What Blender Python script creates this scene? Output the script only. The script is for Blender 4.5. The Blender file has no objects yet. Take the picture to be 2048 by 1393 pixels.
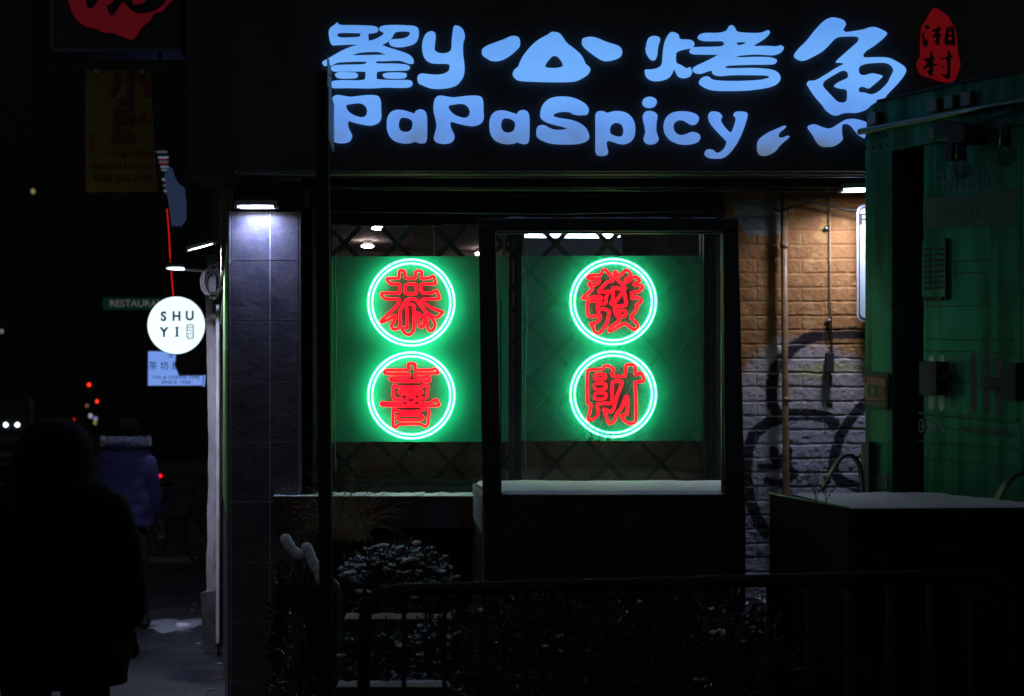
import bpy, bmesh, math, random
import numpy as np
from mathutils import Vector, Matrix
random.seed(7); rng = np.random.default_rng(7)
S = bpy.context.scene
COL = S.collection
R = math.radians

# ------------------------------------------------------------------ camera, sky, exposure
CAMY, CAMZ, F = -8.0, 1.65, 3176.0            # F: focal length in pixels of a 2048 px wide frame
cam_d = bpy.data.cameras.new('camera'); cam = bpy.data.objects.new('camera', cam_d); COL.objects.link(cam)
cam.location = (0, CAMY, CAMZ); cam.rotation_euler = (R(90), 0, 0)
cam_d.sensor_width = 36; cam_d.lens = F/2048*36; cam_d.shift_y = 0.075
cam_d.clip_start = 0.05; cam_d.clip_end = 2000
cam_d.dof.use_dof = True; cam_d.dof.focus_distance = 7.9; cam_d.dof.aperture_fstop = 3.4
S.camera = cam

w = bpy.data.worlds.new("World"); S.world = w; w.use_nodes = True
nt = w.node_tree; bg = nt.nodes['Background']
# night: only the dull glow of the city
bg.inputs[0].default_value = (.88, 1.0, 1.06, 1); bg.inputs[1].default_value = 0.032
sun_d = bpy.data.lights.new('moon', 'SUN'); sun = bpy.data.objects.new('moon', sun_d); COL.objects.link(sun)
sun_d.energy = 0.035; sun_d.angle = R(10); sun_d.color = (0.75, 0.85, 1.0); sun.rotation_euler = (R(32), 0, R(-30))

S.render.engine = 'CYCLES'
S.cycles.use_denoising = True
S.cycles.max_bounces = 8; S.cycles.transparent_max_bounces = 24
S.cycles.sample_clamp_indirect = 4.0
S.cycles.caustics_reflective = False; S.cycles.caustics_refractive = False
S.view_settings.view_transform = 'Standard'; S.view_settings.look = 'None'
S.view_settings.exposure = 0; S.view_settings.gamma = 1

# ------------------------------------------------------------------ helpers
def P(px, py, d):
    """point at distance d in front of the camera seen at photo pixel px,py"""
    return Vector(((px-1024)*d/F, d+CAMY, CAMZ+(850-py)*d/F))
def X(px, d): return (px-1024)*d/F
def Z(py, d): return CAMZ+(850-py)*d/F

LOC = {}
def prop(o, label=None, cat=None, group=None, kind=None):
    if label: o['label'] = label
    if cat: o['category'] = cat
    if group: o['group'] = group
    if kind: o['kind'] = kind
    return o
def thing(name, label, cat, loc=(0, 0, 0), group=None):
    o = bpy.data.objects.new(name, None); COL.objects.link(o); o.location = loc; o.empty_display_size = 0.1
    LOC[o] = Vector(loc)
    return prop(o, label, cat, group)
def link(name, me, parent=None, mat=None, smooth=None, shift=True):
    o = bpy.data.objects.new(name, me); COL.objects.link(o)
    if mat is not None:
        me.materials.clear()
        for m in (mat if isinstance(mat, (list, tuple)) else [mat]): me.materials.append(m)
    off = Vector((0, 0, 0))
    if parent is not None:
        o.parent = parent; off = LOC.get(parent, Vector((0, 0, 0)))
        if shift and off.length > 0: me.transform(Matrix.Translation(-off))
    LOC[o] = off
    if smooth is not None and len(me.polygons):
        me.polygons.foreach_set('use_smooth', [smooth]*len(me.polygons))
    return o
def copy_tree(o, parent=None):
    c = o.copy(); COL.objects.link(c); LOC[c] = LOC.get(o, Vector())
    if parent is not None: c.parent = parent
    for ch in o.children: copy_tree(ch, c)
    return c

class MB:
    def __init__(s): s.v = []; s.f = []
    def add(s, vs, fs):
        b = len(s.v); s.v += [tuple(v) for v in vs]; s.f += [tuple(b+i for i in f) for f in fs]; return s
    def box(s, x0, x1, y0, y1, z0, z1):
        vs = [(x0,y0,z0),(x1,y0,z0),(x1,y1,z0),(x0,y1,z0),(x0,y0,z1),(x1,y0,z1),(x1,y1,z1),(x0,y1,z1)]
        return s.add(vs, [(0,3,2,1),(4,5,6,7),(0,1,5,4),(1,2,6,5),(2,3,7,6),(3,0,4,7)])
    def hexa(s, a, b):
        """a: 4 points of one face, b: the 4 matching points of the opposite face"""
        return s.add(list(a)+list(b), [(0,3,2,1),(4,5,6,7),(0,1,5,4),(1,2,6,5),(2,3,7,6),(3,0,4,7)])
    def prism(s, poly, vec):
        n = len(poly); vec = Vector(vec)
        top = [Vector(p)+vec for p in poly]
        return s.add([Vector(p) for p in poly]+top, [tuple(range(n-1, -1, -1)), tuple(range(n, 2*n))]+[(i, (i+1) % n, n+(i+1) % n, n+i) for i in range(n)])
    def tube(s, pts, r, n=8, cap=True, closed=False):
        pts = [Vector(p) for p in pts]; m = len(pts); rs = r if isinstance(r, (list, tuple)) else [r]*m
        rings = []; up = None
        for i, p in enumerate(pts):
            if closed: t = pts[(i+1) % m]-pts[i-1]
            else: t = pts[min(i+1, m-1)]-pts[max(i-1, 0)]
            if t.length < 1e-9: t = Vector((0, 0, 1))
            t.normalize()
            if up is None:
                up = t.orthogonal().normalized()
            else:
                up = up-t*up.dot(t)
                if up.length < 1e-6: up = t.orthogonal()
                up.normalize()
            sd = t.cross(up)
            rings.append([p+(up*math.cos(2*math.pi*k/n)+sd*math.sin(2*math.pi*k/n))*rs[i] for k in range(n)])
        vs = [v for rg in rings for v in rg]; fs = []
        for i in range(m if closed else m-1):
            a = i*n; b = ((i+1) % m)*n
            fs += [(a+k, a+(k+1) % n, b+(k+1) % n, b+k) for k in range(n)]
        if cap and not closed:
            fs += [tuple(range(n-1, -1, -1)), tuple((m-1)*n+k for k in range(n))]
        return s.add(vs, fs)
    def cyl(s, c, r, h, n=24, axis='z', r2=None):
        c = Vector(c); ax = {'x': Vector((1,0,0)), 'y': Vector((0,1,0)), 'z': Vector((0,0,1))}[axis]
        return s.tube([c, c+ax*h], [r, r if r2 is None else r2], n)
    def sphere(s, c, r, n=12, m=8, sq=(1, 1, 1), jit=0):
        c = Vector(c); vs = [c+Vector((0, 0, r*sq[2]))]
        for i in range(1, m):
            th = math.pi*i/m
            for k in range(n):
                ph = 2*math.pi*k/n; rr = r*(1+random.uniform(-jit, jit))
                vs.append(c+Vector((rr*math.sin(th)*math.cos(ph)*sq[0], rr*math.sin(th)*math.sin(ph)*sq[1], rr*math.cos(th)*sq[2])))
        vs.append(c-Vector((0, 0, r*sq[2]))); fs = []
        fs += [(0, 1+k, 1+(k+1) % n) for k in range(n)]
        for i in range(m-2):
            a = 1+i*n; b = a+n
            fs += [(a+k, b+k, b+(k+1) % n, a+(k+1) % n) for k in range(n)]
        a = 1+(m-2)*n; e = len(vs)-1
        fs += [(a+(k+1) % n, a+k, e) for k in range(n)]
        return s.add(vs, fs)
    def leaf(s, p, d, nrm, l, wd):
        p = Vector(p); d = Vector(d).normalized(); sd = d.cross(Vector(nrm))
        if sd.length < 1e-5: sd = d.orthogonal()
        sd.normalize(); up = sd.cross(d)
        return s.add([p, p+d*l*.45+sd*wd*.5+up*l*.06, p+d*l, p+d*l*.45-sd*wd*.5+up*l*.06], [(0, 1, 2), (0, 2, 3)])
    def mesh(s, name):
        me = bpy.data.meshes.new(name); me.from_pydata(s.v, [], s.f); me.update(); return me
    def build(s, name, mat, parent=None, smooth=False, bevel=0, label=None):
        me = s.mesh(name)
        if bevel:
            bm = bmesh.new(); bm.from_mesh(me)
            bmesh.ops.remove_doubles(bm, verts=bm.verts, dist=1e-6)
            bmesh.ops.recalc_face_normals(bm, faces=bm.faces)
            es = [e for e in bm.edges if len(e.link_faces) == 2 and e.calc_face_angle(0) > .5]
            bmesh.ops.bevel(bm, geom=es, offset=bevel, segments=2, profile=.6, affect='EDGES', clamp_overlap=True)
            bm.to_mesh(me); bm.free()
        o = link(name, me, parent, mat, smooth)
        if label: o['label'] = label
        return o

def chaikin(pts, it=2, closed=True):
    pts = [Vector(p) for p in pts]
    for _ in range(it):
        out = []; n = len(pts)
        rngi = range(n) if closed else range(n-1)
        if not closed: out.append(pts[0])
        for i in rngi:
            a, b = pts[i], pts[(i+1) % n]
            out += [a*.78+b*.22, a*.22+b*.78]
        if not closed: out.append(pts[-1])
        pts = out
    return pts
def curve_mesh(loops, depth):
    """flat shape in the local XY plane from closed 2D loops (inner loops are holes), extruded +-depth"""
    c = bpy.data.curves.new('tmp', 'CURVE'); c.dimensions = '2D'; c.fill_mode = 'BOTH'; c.extrude = depth
    for lp in loops:
        sp = c.splines.new('POLY'); sp.points.add(len(lp)-1)
        for i, p in enumerate(lp): sp.points[i].co = (p[0], p[1], 0, 1)
        sp.use_cyclic_u = True
    o = bpy.data.objects.new('tmp', c); COL.objects.link(o); bpy.context.view_layer.update()
    me = bpy.data.meshes.new_from_object(o.evaluated_get(bpy.context.evaluated_depsgraph_get()))
    bpy.data.objects.remove(o); bpy.data.curves.remove(c)
    return me
def text_mesh(s, size, depth=.001, align='CENTER', space=1.0, offset=0.0):
    c = bpy.data.curves.new('tmp', 'FONT'); c.body = s; c.size = size; c.extrude = depth; c.align_x = align; c.align_y = 'CENTER'
    c.space_character = space; c.offset = offset
    o = bpy.data.objects.new('tmp', c); COL.objects.link(o); bpy.context.view_layer.update()
    me = bpy.data.meshes.new_from_object(o.evaluated_get(bpy.context.evaluated_depsgraph_get()))
    bpy.data.objects.remove(o); bpy.data.curves.remove(c)
    return me
FRONT = Matrix(((1, 0, 0, 0), (0, 0, -1, 0), (0, 1, 0, 0), (0, 0, 0, 1)))    # local XY -> world XZ, facing the street
def plate(loops_px, ox, oy, sc, d, depth, it=2):
    """closed loops drawn in picture units (ox,oy + v*sc) standing upright at distance d"""
    out = []
    for lp in loops_px:
        pts = [Vector((X(ox+x*sc, d), Z(oy+y*sc, d), 0)) for x, y in lp]
        out.append(chaikin(pts, it) if it else pts)
    me = curve_mesh(out, depth); me.transform(Matrix.Translation((0, d+CAMY, 0)) @ FRONT); return me
def text_at(s, px, py, d, hpx, depth=.001, sx=1, **k):
    me = text_mesh(s, hpx*d/F*1.4, depth, **k)
    me.transform(Matrix.Translation(P(px, py, d)) @ FRONT @ Matrix.Diagonal((sx, 1, 1, 1))); return me

# ------------------------------------------------------------------ materials
def M(name, col, rough=.6, metal=0.0, var=0.0, scale=8.0, bump=0.0, bscale=60.0, spec=.5, col2=None):
    m = bpy.data.materials.new(name); m.use_nodes = True; n = m.node_tree; b = n.nodes['Principled BSDF']
    b.inputs['Base Color'].default_value = (*col, 1); b.inputs['Roughness'].default_value = rough
    b.inputs['Metallic'].default_value = metal; b.inputs['Specular IOR Level'].default_value = spec
    tc = n.nodes.new('ShaderNodeTexCoord')
    if var or col2:
        t = n.nodes.new('ShaderNodeTexNoise'); t.inputs['Scale'].default_value = scale; t.inputs['Detail'].default_value = 6
        n.links.new(tc.outputs['Object'], t.inputs['Vector'])
        cr = n.nodes.new('ShaderNodeValToRGB'); n.links.new(t.outputs['Fac'], cr.inputs[0])
        a = col2 or tuple(c*(1-var) for c in col); bb = col if col2 else tuple(min(1, c*(1+var)) for c in col)
        cr.color_ramp.elements[0].position = .35; cr.color_ramp.elements[1].position = .65
        cr.color_ramp.elements[0].color = (*a, 1); cr.color_ramp.elements[1].color = (*bb, 1)
        n.links.new(cr.outputs[0], b.inputs['Base Color'])
    if bump:
        t2 = n.nodes.new('ShaderNodeTexNoise'); t2.inputs['Scale'].default_value = bscale; t2.inputs['Detail'].default_value = 5
        n.links.new(tc.outputs['Object'], t2.inputs['Vector'])
        bp = n.nodes.new('ShaderNodeBump'); bp.inputs['Strength'].default_value = bump; bp.inputs['Distance'].default_value = .01
        n.links.new(t2.outputs['Fac'], bp.inputs['Height']); n.links.new(bp.outputs[0], b.inputs['Normal'])
    return m
def ME(name, col, st=1.0):
    m = bpy.data.materials.new(name); m.use_nodes = True; n = m.node_tree; n.nodes.clear()
    e = n.nodes.new('ShaderNodeEmission'); o = n.nodes.new('ShaderNodeOutputMaterial')
    e.inputs[0].default_value = (*col, 1); e.inputs[1].default_value = st; n.links.new(e.outputs[0], o.inputs[0]); return m
def MG(name, col, opacity, rough=.05, gloss=.06):
    """see-through sheet: part clear, part tinted diffuse, a little gloss"""
    m = bpy.data.materials.new(name); m.use_nodes = True; n = m.node_tree; n.nodes.clear()
    o = n.nodes.new('ShaderNodeOutputMaterial'); t = n.nodes.new('ShaderNodeBsdfTransparent')
    d = n.nodes.new('ShaderNodeBsdfDiffuse'); d.inputs[0].default_value = (*col, 1)
    g = n.nodes.new('ShaderNodeBsdfGlossy'); g.inputs['Roughness'].default_value = rough
    a = n.nodes.new('ShaderNodeMixShader'); a.inputs[0].default_value = opacity
    b = n.nodes.new('ShaderNodeMixShader'); b.inputs[0].default_value = gloss
    n.links.new(t.outputs[0], a.inputs[1]); n.links.new(d.outputs[0], a.inputs[2])
    n.links.new(a.outputs[0], b.inputs[1]); n.links.new(g.outputs[0], b.inputs[2]); n.links.new(b.outputs[0], o.inputs[0]); return m

BLACK = M('black_paint', (.032, .032, .033), .55, var=.25, scale=5)
SOOT = M('dark_wall', (.05, .05, .05), .8, var=.3, scale=3, bump=.2, bscale=30)
GUN = M('dark_metal', (.05, .052, .055), .45, .6, var=.2)
STEEL = M('grey_steel', (.3, .31, .32), .4, .7, var=.2, scale=12, bump=.1)
DULL = M('dull_trim', (.05, .055, .05), .5, var=.3, scale=10)
SNOW = M('snow', (.80, .82, .86), .7, var=.05, scale=20, bump=.6, bscale=70)
WIRE = M('black_cable', (.02, .02, .02), .45)
LENS = ME('lamp_lens', (.72, .78, 1.0), 28)
HOUSING = M('lamp_housing', (.35, .36, .38), .35, .5)

# ------------------------------------------------------------------ ground
def sheet(name, x0, x1, y0, y1, z, mat):
    o = MB().add([(x0,y0,z),(x1,y0,z),(x1,y1,z),(x0,y1,z)], [(0,1,2,3)]).build(name, mat); return prop(o, kind='structure')
ASPH = M('asphalt', (.045, .046, .05), .75, var=.3, scale=2, bump=.4, bscale=90)
def wet_pavement():
    m = M('wet_pavement', (.050, .050, .054), .5, var=.4, scale=1.3, bump=.35, bscale=45, col2=(.035, .035, .039))
    n = m.node_tree; b = n.nodes['Principled BSDF']
    t = n.nodes.new('ShaderNodeTexNoise'); t.inputs['Scale'].default_value = .9; t.inputs['Detail'].default_value = 3
    mr = n.nodes.new('ShaderNodeMapRange'); mr.inputs[1].default_value = .4; mr.inputs[2].default_value = .6
    mr.inputs[3].default_value = .16; mr.inputs[4].default_value = .75
    tc = n.nodes.new('ShaderNodeTexCoord'); n.links.new(tc.outputs['Object'], t.inputs[0]); n.links.new(t.outputs[0], mr.inputs[0]); n.links.new(mr.outputs[0], b.inputs['Roughness'])
    bt = n.nodes.new('ShaderNodeTexBrick'); bt.inputs['Scale'].default_value = 1.0; bt.inputs['Brick Width'].default_value = 1.45; bt.inputs['Row Height'].default_value = 1.45; bt.inputs['Mortar Size'].default_value = .012; bt.offset = 0
    bt.inputs['Color1'].default_value = (1, 1, 1, 1); bt.inputs['Color2'].default_value = (.82, .82, .82, 1); bt.inputs['Mortar'].default_value = (.25, .25, .25, 1); n.links.new(tc.outputs['Object'], bt.inputs[0])
    old = b.inputs['Base Color'].links[0].from_socket; mx = n.nodes.new('ShaderNodeMix'); mx.data_type = 'RGBA'; mx.blend_type = 'MULTIPLY'; mx.inputs[0].default_value = 1
    n.links.new(old, mx.inputs[6]); n.links.new(bt.outputs[0], mx.inputs[7]); n.links.new(mx.outputs[2], b.inputs['Base Color'])
    return m
sheet('road', -400, 400, -60, 900, -.13, ASPH)
sw = MB().box(-6.2, 6, -4.6, 45, -.2, 0).build('pavement', wet_pavement(), bevel=.015); prop(sw, kind='structure')
# ------------------------------------------------------------------ the big fascia sign: traced letter outlines (picture units)
def mv(lp, dx, dy): return [(x+dx, y+dy) for x, y in lp]
LIU_A = [(238,105),(268,150),(430,148),(700,155),(775,170),(800,195),(780,230),(720,245),(655,248),(660,320),(665,368),(760,340),(850,290),(878,255),(865,235),(815,215),(808,195),(830,165),(900,150),(1050,146),(1270,155),(1330,175),(1350,210),(1345,290),(1320,360),(1270,400),(1170,428),(1080,438),(1000,430),(950,405),(943,375),(965,345),(1000,340),(1120,335),(1200,310),(1230,270),(1230,235),(1200,220),(1100,218),(1030,228),(1010,250),(980,310),(920,370),(825,412),(940,455),(1060,490),(1180,530),(1250,570),(1280,620),(1278,655),(1240,668),(1190,655),(1120,628),(1060,618),(860,628),(760,625),(762,672),(900,672),(1060,672),(1180,685),(1225,705),(1228,725),(1200,752),(1100,757),(800,762),(770,780),(772,850),(765,882),(850,893),(1000,897),(1220,895),(1260,915),(1265,945),(1240,975),(1180,992),(980,990),(900,985),(780,995),(640,1000),(400,993),(200,997),(155,990),(152,920),(200,905),(320,897),(500,903),(590,898),(620,885),(628,770),(560,768),(300,768),(180,770),(150,745),(155,715),(200,695),(300,688),(560,685),(630,675),(645,645),(620,632),(500,632),(350,638),(240,645),(190,668),(140,695),(100,692),(45,690),(28,650),(120,600),(300,495),(430,440),(500,425),(535,410),(510,400),(400,400),(250,405),(165,412),(140,380),(120,260),(130,200),(160,170),(210,140)]
LIU_H1 = [(240,245),(300,238),(540,243),(557,250),(553,308),(450,315),(300,320),(245,305),(228,280)]
LIU_H2 = [(405,560),(450,535),(550,508),(730,497),(800,502),(880,528),(950,545),(870,552),(600,558)]
LIU_I1 = [(200,830),(225,797),(300,785),(400,792),(490,793),(523,820),(500,855),(450,865),(250,865)]
LIU_I2 = [(850,830),(870,808),(950,793),(1100,793),(1190,805),(1175,845),(1145,862),(1050,868),(900,865)]
LIU_Y = [(1400,520),(1393,440),(1405,350),(1440,270),(1490,235),(1540,230),(1580,255),(1575,350),(1562,440),(1565,490),(1610,525),(1690,535),(1760,520),(1798,480),(1797,380),(1808,270),(1825,165),(1850,150),(1900,160),(1955,205),(1978,270),(1975,320),(1955,370),(1950,450),(1955,560),(1970,650),(1975,770),(1950,860),(1870,960),(1740,1000),(1560,1010),(1460,985),(1385,950),(1340,930),(1328,880),(1345,820),(1400,805),(1500,820),(1620,825),(1700,810),(1760,775),(1772,720),(1765,675),(1740,662),(1540,660),(1470,635),(1420,580)]
GONG_L = [(150,400),(165,370),(230,330),(340,290),(440,255),(520,215),(580,212),(625,230),(642,270),(642,330),(600,380),(520,450),(430,505),(350,525),(270,522),(210,485),(155,450)]
GONG_C = [(1075,160),(1130,170),(1170,200),(1235,305),(1330,370),(1420,450),(1465,530),(1475,570),(1530,610),(1543,645),(1510,700),(1430,750),(1340,790),(1060,795),(650,782),(590,760),(550,715),(545,685),(570,640),(620,605),(628,570),(680,460),(780,340),(880,255),(1000,195),(1035,165)]
GONG_H = [(1080,450),(1130,470),(1175,530),(1193,580),(1180,610),(1100,625),(1000,622),(960,610),(960,585),(990,530),(1040,470)]
GONG_R = [(1432,260),(1450,238),(1550,220),(1640,242),(1740,290),(1850,320),(1920,350),(1948,400),(1945,450),(1900,490),(1800,520),(1720,525),(1660,500),(1560,430),(1470,360),(1432,310)]
P_O = [(1570,83),(1640,92),(1740,112),(1840,101),(1960,86),(2080,85),(2140,103),(2163,158),(2163,258),(2172,388),(2140,448),(2080,480),(2010,494),(1900,478),(1800,453),(1717,425),(1708,470),(1725,540),(1765,610),(1770,650),(1740,705),(1690,728),(1620,736),(1530,722),(1488,685),(1487,645),(1515,550),(1525,480),(1505,390),(1482,300),(1482,200),(1500,130),(1530,95)]
P_H = [(1685,208),(1730,200),(1840,183),(1910,193),(1960,238),(1980,298),(1970,358),(1930,388),(1880,388),(1800,363),(1730,318),(1690,258)]
A_O = [(1000,275),(1080,285),(1160,310),(1225,333),(1228,310),(1260,280),(1320,270),(1370,295),(1392,350),(1395,500),(1393,670),(1370,720),(1320,730),(1260,718),(1235,700),(1180,722),(1100,732),(1000,718),(920,680),(865,610),(843,520),(848,400),(880,330),(930,290)]
A_H = [(1060,372),(1130,380),(1195,422),(1198,500),(1180,550),(1140,578),(1080,582),(1030,560),(1003,500),(1010,420),(1030,385)]
S_O = [(1070,90),(1160,98),(1260,130),(1350,185),(1390,240),(1393,285),(1370,315),(1290,323),(1210,315),(1170,298),(1165,285),(1100,275),(1020,280),(955,300),(932,325),(950,350),(1020,368),(1150,385),(1260,420),(1340,475),(1380,530),(1400,600),(1395,630),(1350,665),(1260,690),(1150,697),(950,693),(850,670),(760,630),(722,590),(720,520),(735,475),(770,457),(825,455),(880,490),(950,517),(1030,520),(1110,505),(1138,497),(1080,475),(1000,455),(880,425),(800,385),(768,340),(775,260),(810,180),(880,120),(970,95)]
SP_O = [(1540,275),(1590,283),(1625,305),(1690,282),(1770,275),(1870,295),(1940,350),(1980,430),(1988,520),(1975,610),(1930,665),(1860,693),(1790,692),(1710,665),(1635,643),(1617,690),(1625,740),(1642,800),(1630,830),(1560,846),(1500,835),(1475,790),(1478,600),(1478,400),(1475,320),(1495,285)]
SP_H = [(1760,415),(1810,435),(1838,490),(1835,560),(1815,600),(1770,608),(1710,590),(1662,562),(1662,500),(1680,450),(1715,422)]
I_DOT = [(235+88*math.cos(a*math.pi/8), 152+64*math.sin(a*math.pi/8)) for a in range(16)]
I_O = [(230,257),(290,270),(330,305),(328,340),(317,400),(313,510),(340,575),(345,610),(310,645),(250,658),(195,645),(165,605),(168,565),(188,515),(180,450),(158,360),(153,310),(175,270)]
C_O = [(620,262),(720,270),(800,300),(832,340),(822,390),(780,420),(735,420),(690,390),(640,363),(590,360),(545,385),(520,430),(525,490),(560,535),(610,553),(670,540),(730,512),(780,513),(835,540),(848,580),(830,620),(770,648),(680,660),(580,650),(480,605),(420,530),(403,440),(420,350),(480,290),(550,268)]
Y_O = [(1010,265),(1070,275),(1110,320),(1105,345),(1090,365),(1100,400),(1150,470),(1213,532),(1250,450),(1280,350),(1270,325),(1245,295),(1265,270),(1330,266),(1395,272),(1415,295),(1408,350),(1360,500),(1290,650),(1200,770),(1120,823),(1050,826),(960,823),(910,795),(897,765),(910,730),(945,718),(1000,727),(1025,755),(1050,767),(1090,750),(1140,700),(1170,630),(1155,605),(1060,510),(980,420),(945,350),(945,290),(970,268)]
FIN = [(1535,605),(1650,522),(1760,475),(1860,432),(1885,450),(1800,515),(1780,568),(1810,585),(1850,575),(1890,555),(1930,568),(1850,630),(1790,690),(1760,735),(1690,778),(1610,795),(1560,780),(1533,730)]
KAO_1 = [(200,225),(260,240),(278,280),(255,340),(240,410),(235,490),(215,540),(175,552),(130,525),(90,460),(75,400),(85,350),(100,270),(140,235)]
KAO_2 = [(435,172),(490,185),(530,215),(533,275),(690,278),(730,305),(745,345),(720,380),(640,392),(550,412),(500,440),(488,480),(488,600),(550,620),(600,652),(635,672),(685,645),(700,690),(712,725),(690,765),(640,788),(580,792),(530,775),(503,745),(485,695),(465,665),(445,730),(400,790),(310,825),(210,835),(140,820),(80,770),(70,720),(60,685),(160,685),(230,670),(285,635),(305,580),(310,470),(325,340),(350,260),(400,185)]
KAO_3 = [(1240,77),(1280,95),(1305,140),(1320,170),(1420,185),(1650,190),(1745,140),(1778,180),(1740,225),(1660,285),(1570,335),(1535,368),(1700,362),(1870,372),(1910,350),(1950,370),(1965,400),(1920,450),(1830,480),(1700,472),(1560,465),(1350,482),(1280,515),(1400,520),(1560,512),(1760,515),(1840,535),(1872,565),(1850,597),(1780,605),(1450,607),(1190,618),(1155,645),(1165,668),(1300,668),(1560,662),(1780,680),(1870,715),(1915,775),(1910,840),(1850,890),(1740,925),(1500,960),(1200,968),(1000,962),(900,930),(830,890),(805,855),(815,820),(850,790),(925,770),(985,828),(1150,842),(1400,842),(1640,828),(1740,805),(1780,775),(1740,752),(1500,748),(1250,748),(1100,765),(1020,750),(985,720),(987,680),(900,710),(820,735),(750,720),(712,680),(740,645),(860,590),(1000,520),(1105,468),(760,468),(700,455),(672,430),(690,395),(740,378),(1080,375),(1140,355),(1155,320),(1140,290),(1100,282),(900,288),(820,270),(783,240),(810,205),(880,185),(1060,188),(1150,170),(1190,140),(1205,100)]
KAO_H = [(1315,315),(1340,297),(1475,297),(1400,345),(1340,355),(1318,340)]
YU_O = [(455,28),(520,38),(580,55),(605,95),(590,130),(570,155),(600,180),(660,170),(780,152),(830,130),(900,125),(1025,185),(980,235),(900,300),(810,355),(768,410),(785,432),(860,427),(1020,427),(1100,465),(1180,515),(1203,550),(1195,590),(1120,690),(1000,810),(990,850),(910,865),(850,905),(820,940),(720,975),(610,970),(560,985),(530,998),(480,998),(410,950),(380,900),(290,800),(240,720),(218,685),(230,660),(295,662),(400,600),(500,535),(595,487),(570,472),(500,472),(530,440),(620,360),(725,270),(742,230),(720,207),(540,212),(500,235),(440,300),(380,360),(290,410),(210,450),(155,455),(85,415),(110,360),(210,265),(290,160),(380,65)]
YU_H1 = [(600,548),(630,570),(635,610),(610,640),(540,668),(495,695),(490,710),(540,730),(610,735),(625,760),(622,840),(600,872),(570,880),(515,872),(440,790),(368,715),(380,670),(430,630),(500,590),(560,555)]
YU_H2 = [(740,515),(780,490),(860,475),(1000,470),(1060,495),(1090,548),(1050,620),(1030,670),(940,760),(860,803),(780,775),(735,780),(725,735),(770,705),(830,730),(850,725),(940,650),(978,612),(900,592),(860,585),(780,610),(735,595),(727,550)]
YU_B = [(220,1115),(250,1098),(300,1093),(370,1125),(445,1142),(540,1080),(600,1045),(680,1037),(760,1055),(850,1090),(850,1240),(785,1223),(730,1190),(690,1140),(660,1100),(620,1080),(580,1085),(562,1110),(562,1190),(577,1250),(490,1312),(360,1312),(300,1240),(285,1200)]
zA = (640, 30, .146484); zB = (650, 180, .146484); zC = (940, 40, .15625); zD = (960, 180, .15625); zE = (1260, 180, .166016); zF = (1280, 40, .146484); zG = (1570, 30, .200927); zH = (1820, 10, .122075)
SIGND = 7.5
def letter_mat():
    m = ME('lit_letter', (.127, .376, 1), 1.0); n = m.node_tree; e = n.nodes['Emission']
    g = n.nodes.new('ShaderNodeNewGeometry'); sx = n.nodes.new('ShaderNodeSeparateXYZ'); n.links.new(g.outputs['Position'], sx.inputs[0])
    # tired LED rows: the box dims towards its lower edge, and dust has gathered in the bottoms of the letters
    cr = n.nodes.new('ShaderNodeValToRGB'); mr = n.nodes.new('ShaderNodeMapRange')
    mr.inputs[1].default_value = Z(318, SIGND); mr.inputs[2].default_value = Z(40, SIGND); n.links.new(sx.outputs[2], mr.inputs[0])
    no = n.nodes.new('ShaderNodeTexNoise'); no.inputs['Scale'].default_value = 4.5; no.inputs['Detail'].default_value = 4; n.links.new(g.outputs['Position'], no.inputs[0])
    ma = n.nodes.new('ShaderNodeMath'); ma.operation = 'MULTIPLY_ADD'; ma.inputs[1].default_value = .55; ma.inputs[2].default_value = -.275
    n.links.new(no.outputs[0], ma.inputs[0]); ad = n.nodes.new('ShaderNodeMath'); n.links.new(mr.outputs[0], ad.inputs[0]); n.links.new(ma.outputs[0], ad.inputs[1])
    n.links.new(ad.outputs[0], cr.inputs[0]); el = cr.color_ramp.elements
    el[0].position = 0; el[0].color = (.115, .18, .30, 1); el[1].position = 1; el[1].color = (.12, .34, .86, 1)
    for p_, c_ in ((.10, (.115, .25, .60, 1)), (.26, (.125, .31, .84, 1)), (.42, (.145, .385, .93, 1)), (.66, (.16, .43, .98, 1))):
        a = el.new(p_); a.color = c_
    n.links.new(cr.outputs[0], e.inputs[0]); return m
LETTER = letter_mat()
sign = thing('sign_board', 'long black fascia sign with big blue lit Chinese characters over blue latin letters', 'shop sign', P(1024, 345, SIGND))
MB().box(X(466, 7.5), 2.75, -.48, -.30, Z(340, SIGND), Z(-260, SIGND)).build('sign_panel', M('sign_black', (.03, .03, .032), .42, var=.3, scale=2), sign)
MB().tube([(X(470, 7.4), -.545, Z(346, 7.455)), (2.7, -.545, Z(347, 7.455))], .0065, 8).box(X(470, 7.5), 2.7, -.54, -.50, Z(345.5, 7.5), Z(343, 7.5)).build('edge_trim', DULL, sign, smooth=False)
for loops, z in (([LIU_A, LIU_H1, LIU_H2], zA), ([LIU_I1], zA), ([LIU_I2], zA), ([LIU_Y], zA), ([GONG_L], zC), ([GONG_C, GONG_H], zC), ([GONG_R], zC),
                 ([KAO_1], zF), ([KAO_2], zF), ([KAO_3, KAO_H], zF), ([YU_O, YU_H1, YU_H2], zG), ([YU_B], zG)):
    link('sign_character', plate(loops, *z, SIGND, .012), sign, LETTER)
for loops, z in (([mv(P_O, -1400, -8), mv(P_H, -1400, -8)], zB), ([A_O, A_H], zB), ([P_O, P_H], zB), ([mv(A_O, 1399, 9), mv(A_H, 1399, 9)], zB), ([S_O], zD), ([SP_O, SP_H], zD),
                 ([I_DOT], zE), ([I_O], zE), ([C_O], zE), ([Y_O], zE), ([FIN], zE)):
    link('sign_letter', plate(loops, *z, SIGND, .012), sign, LETTER)
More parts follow.
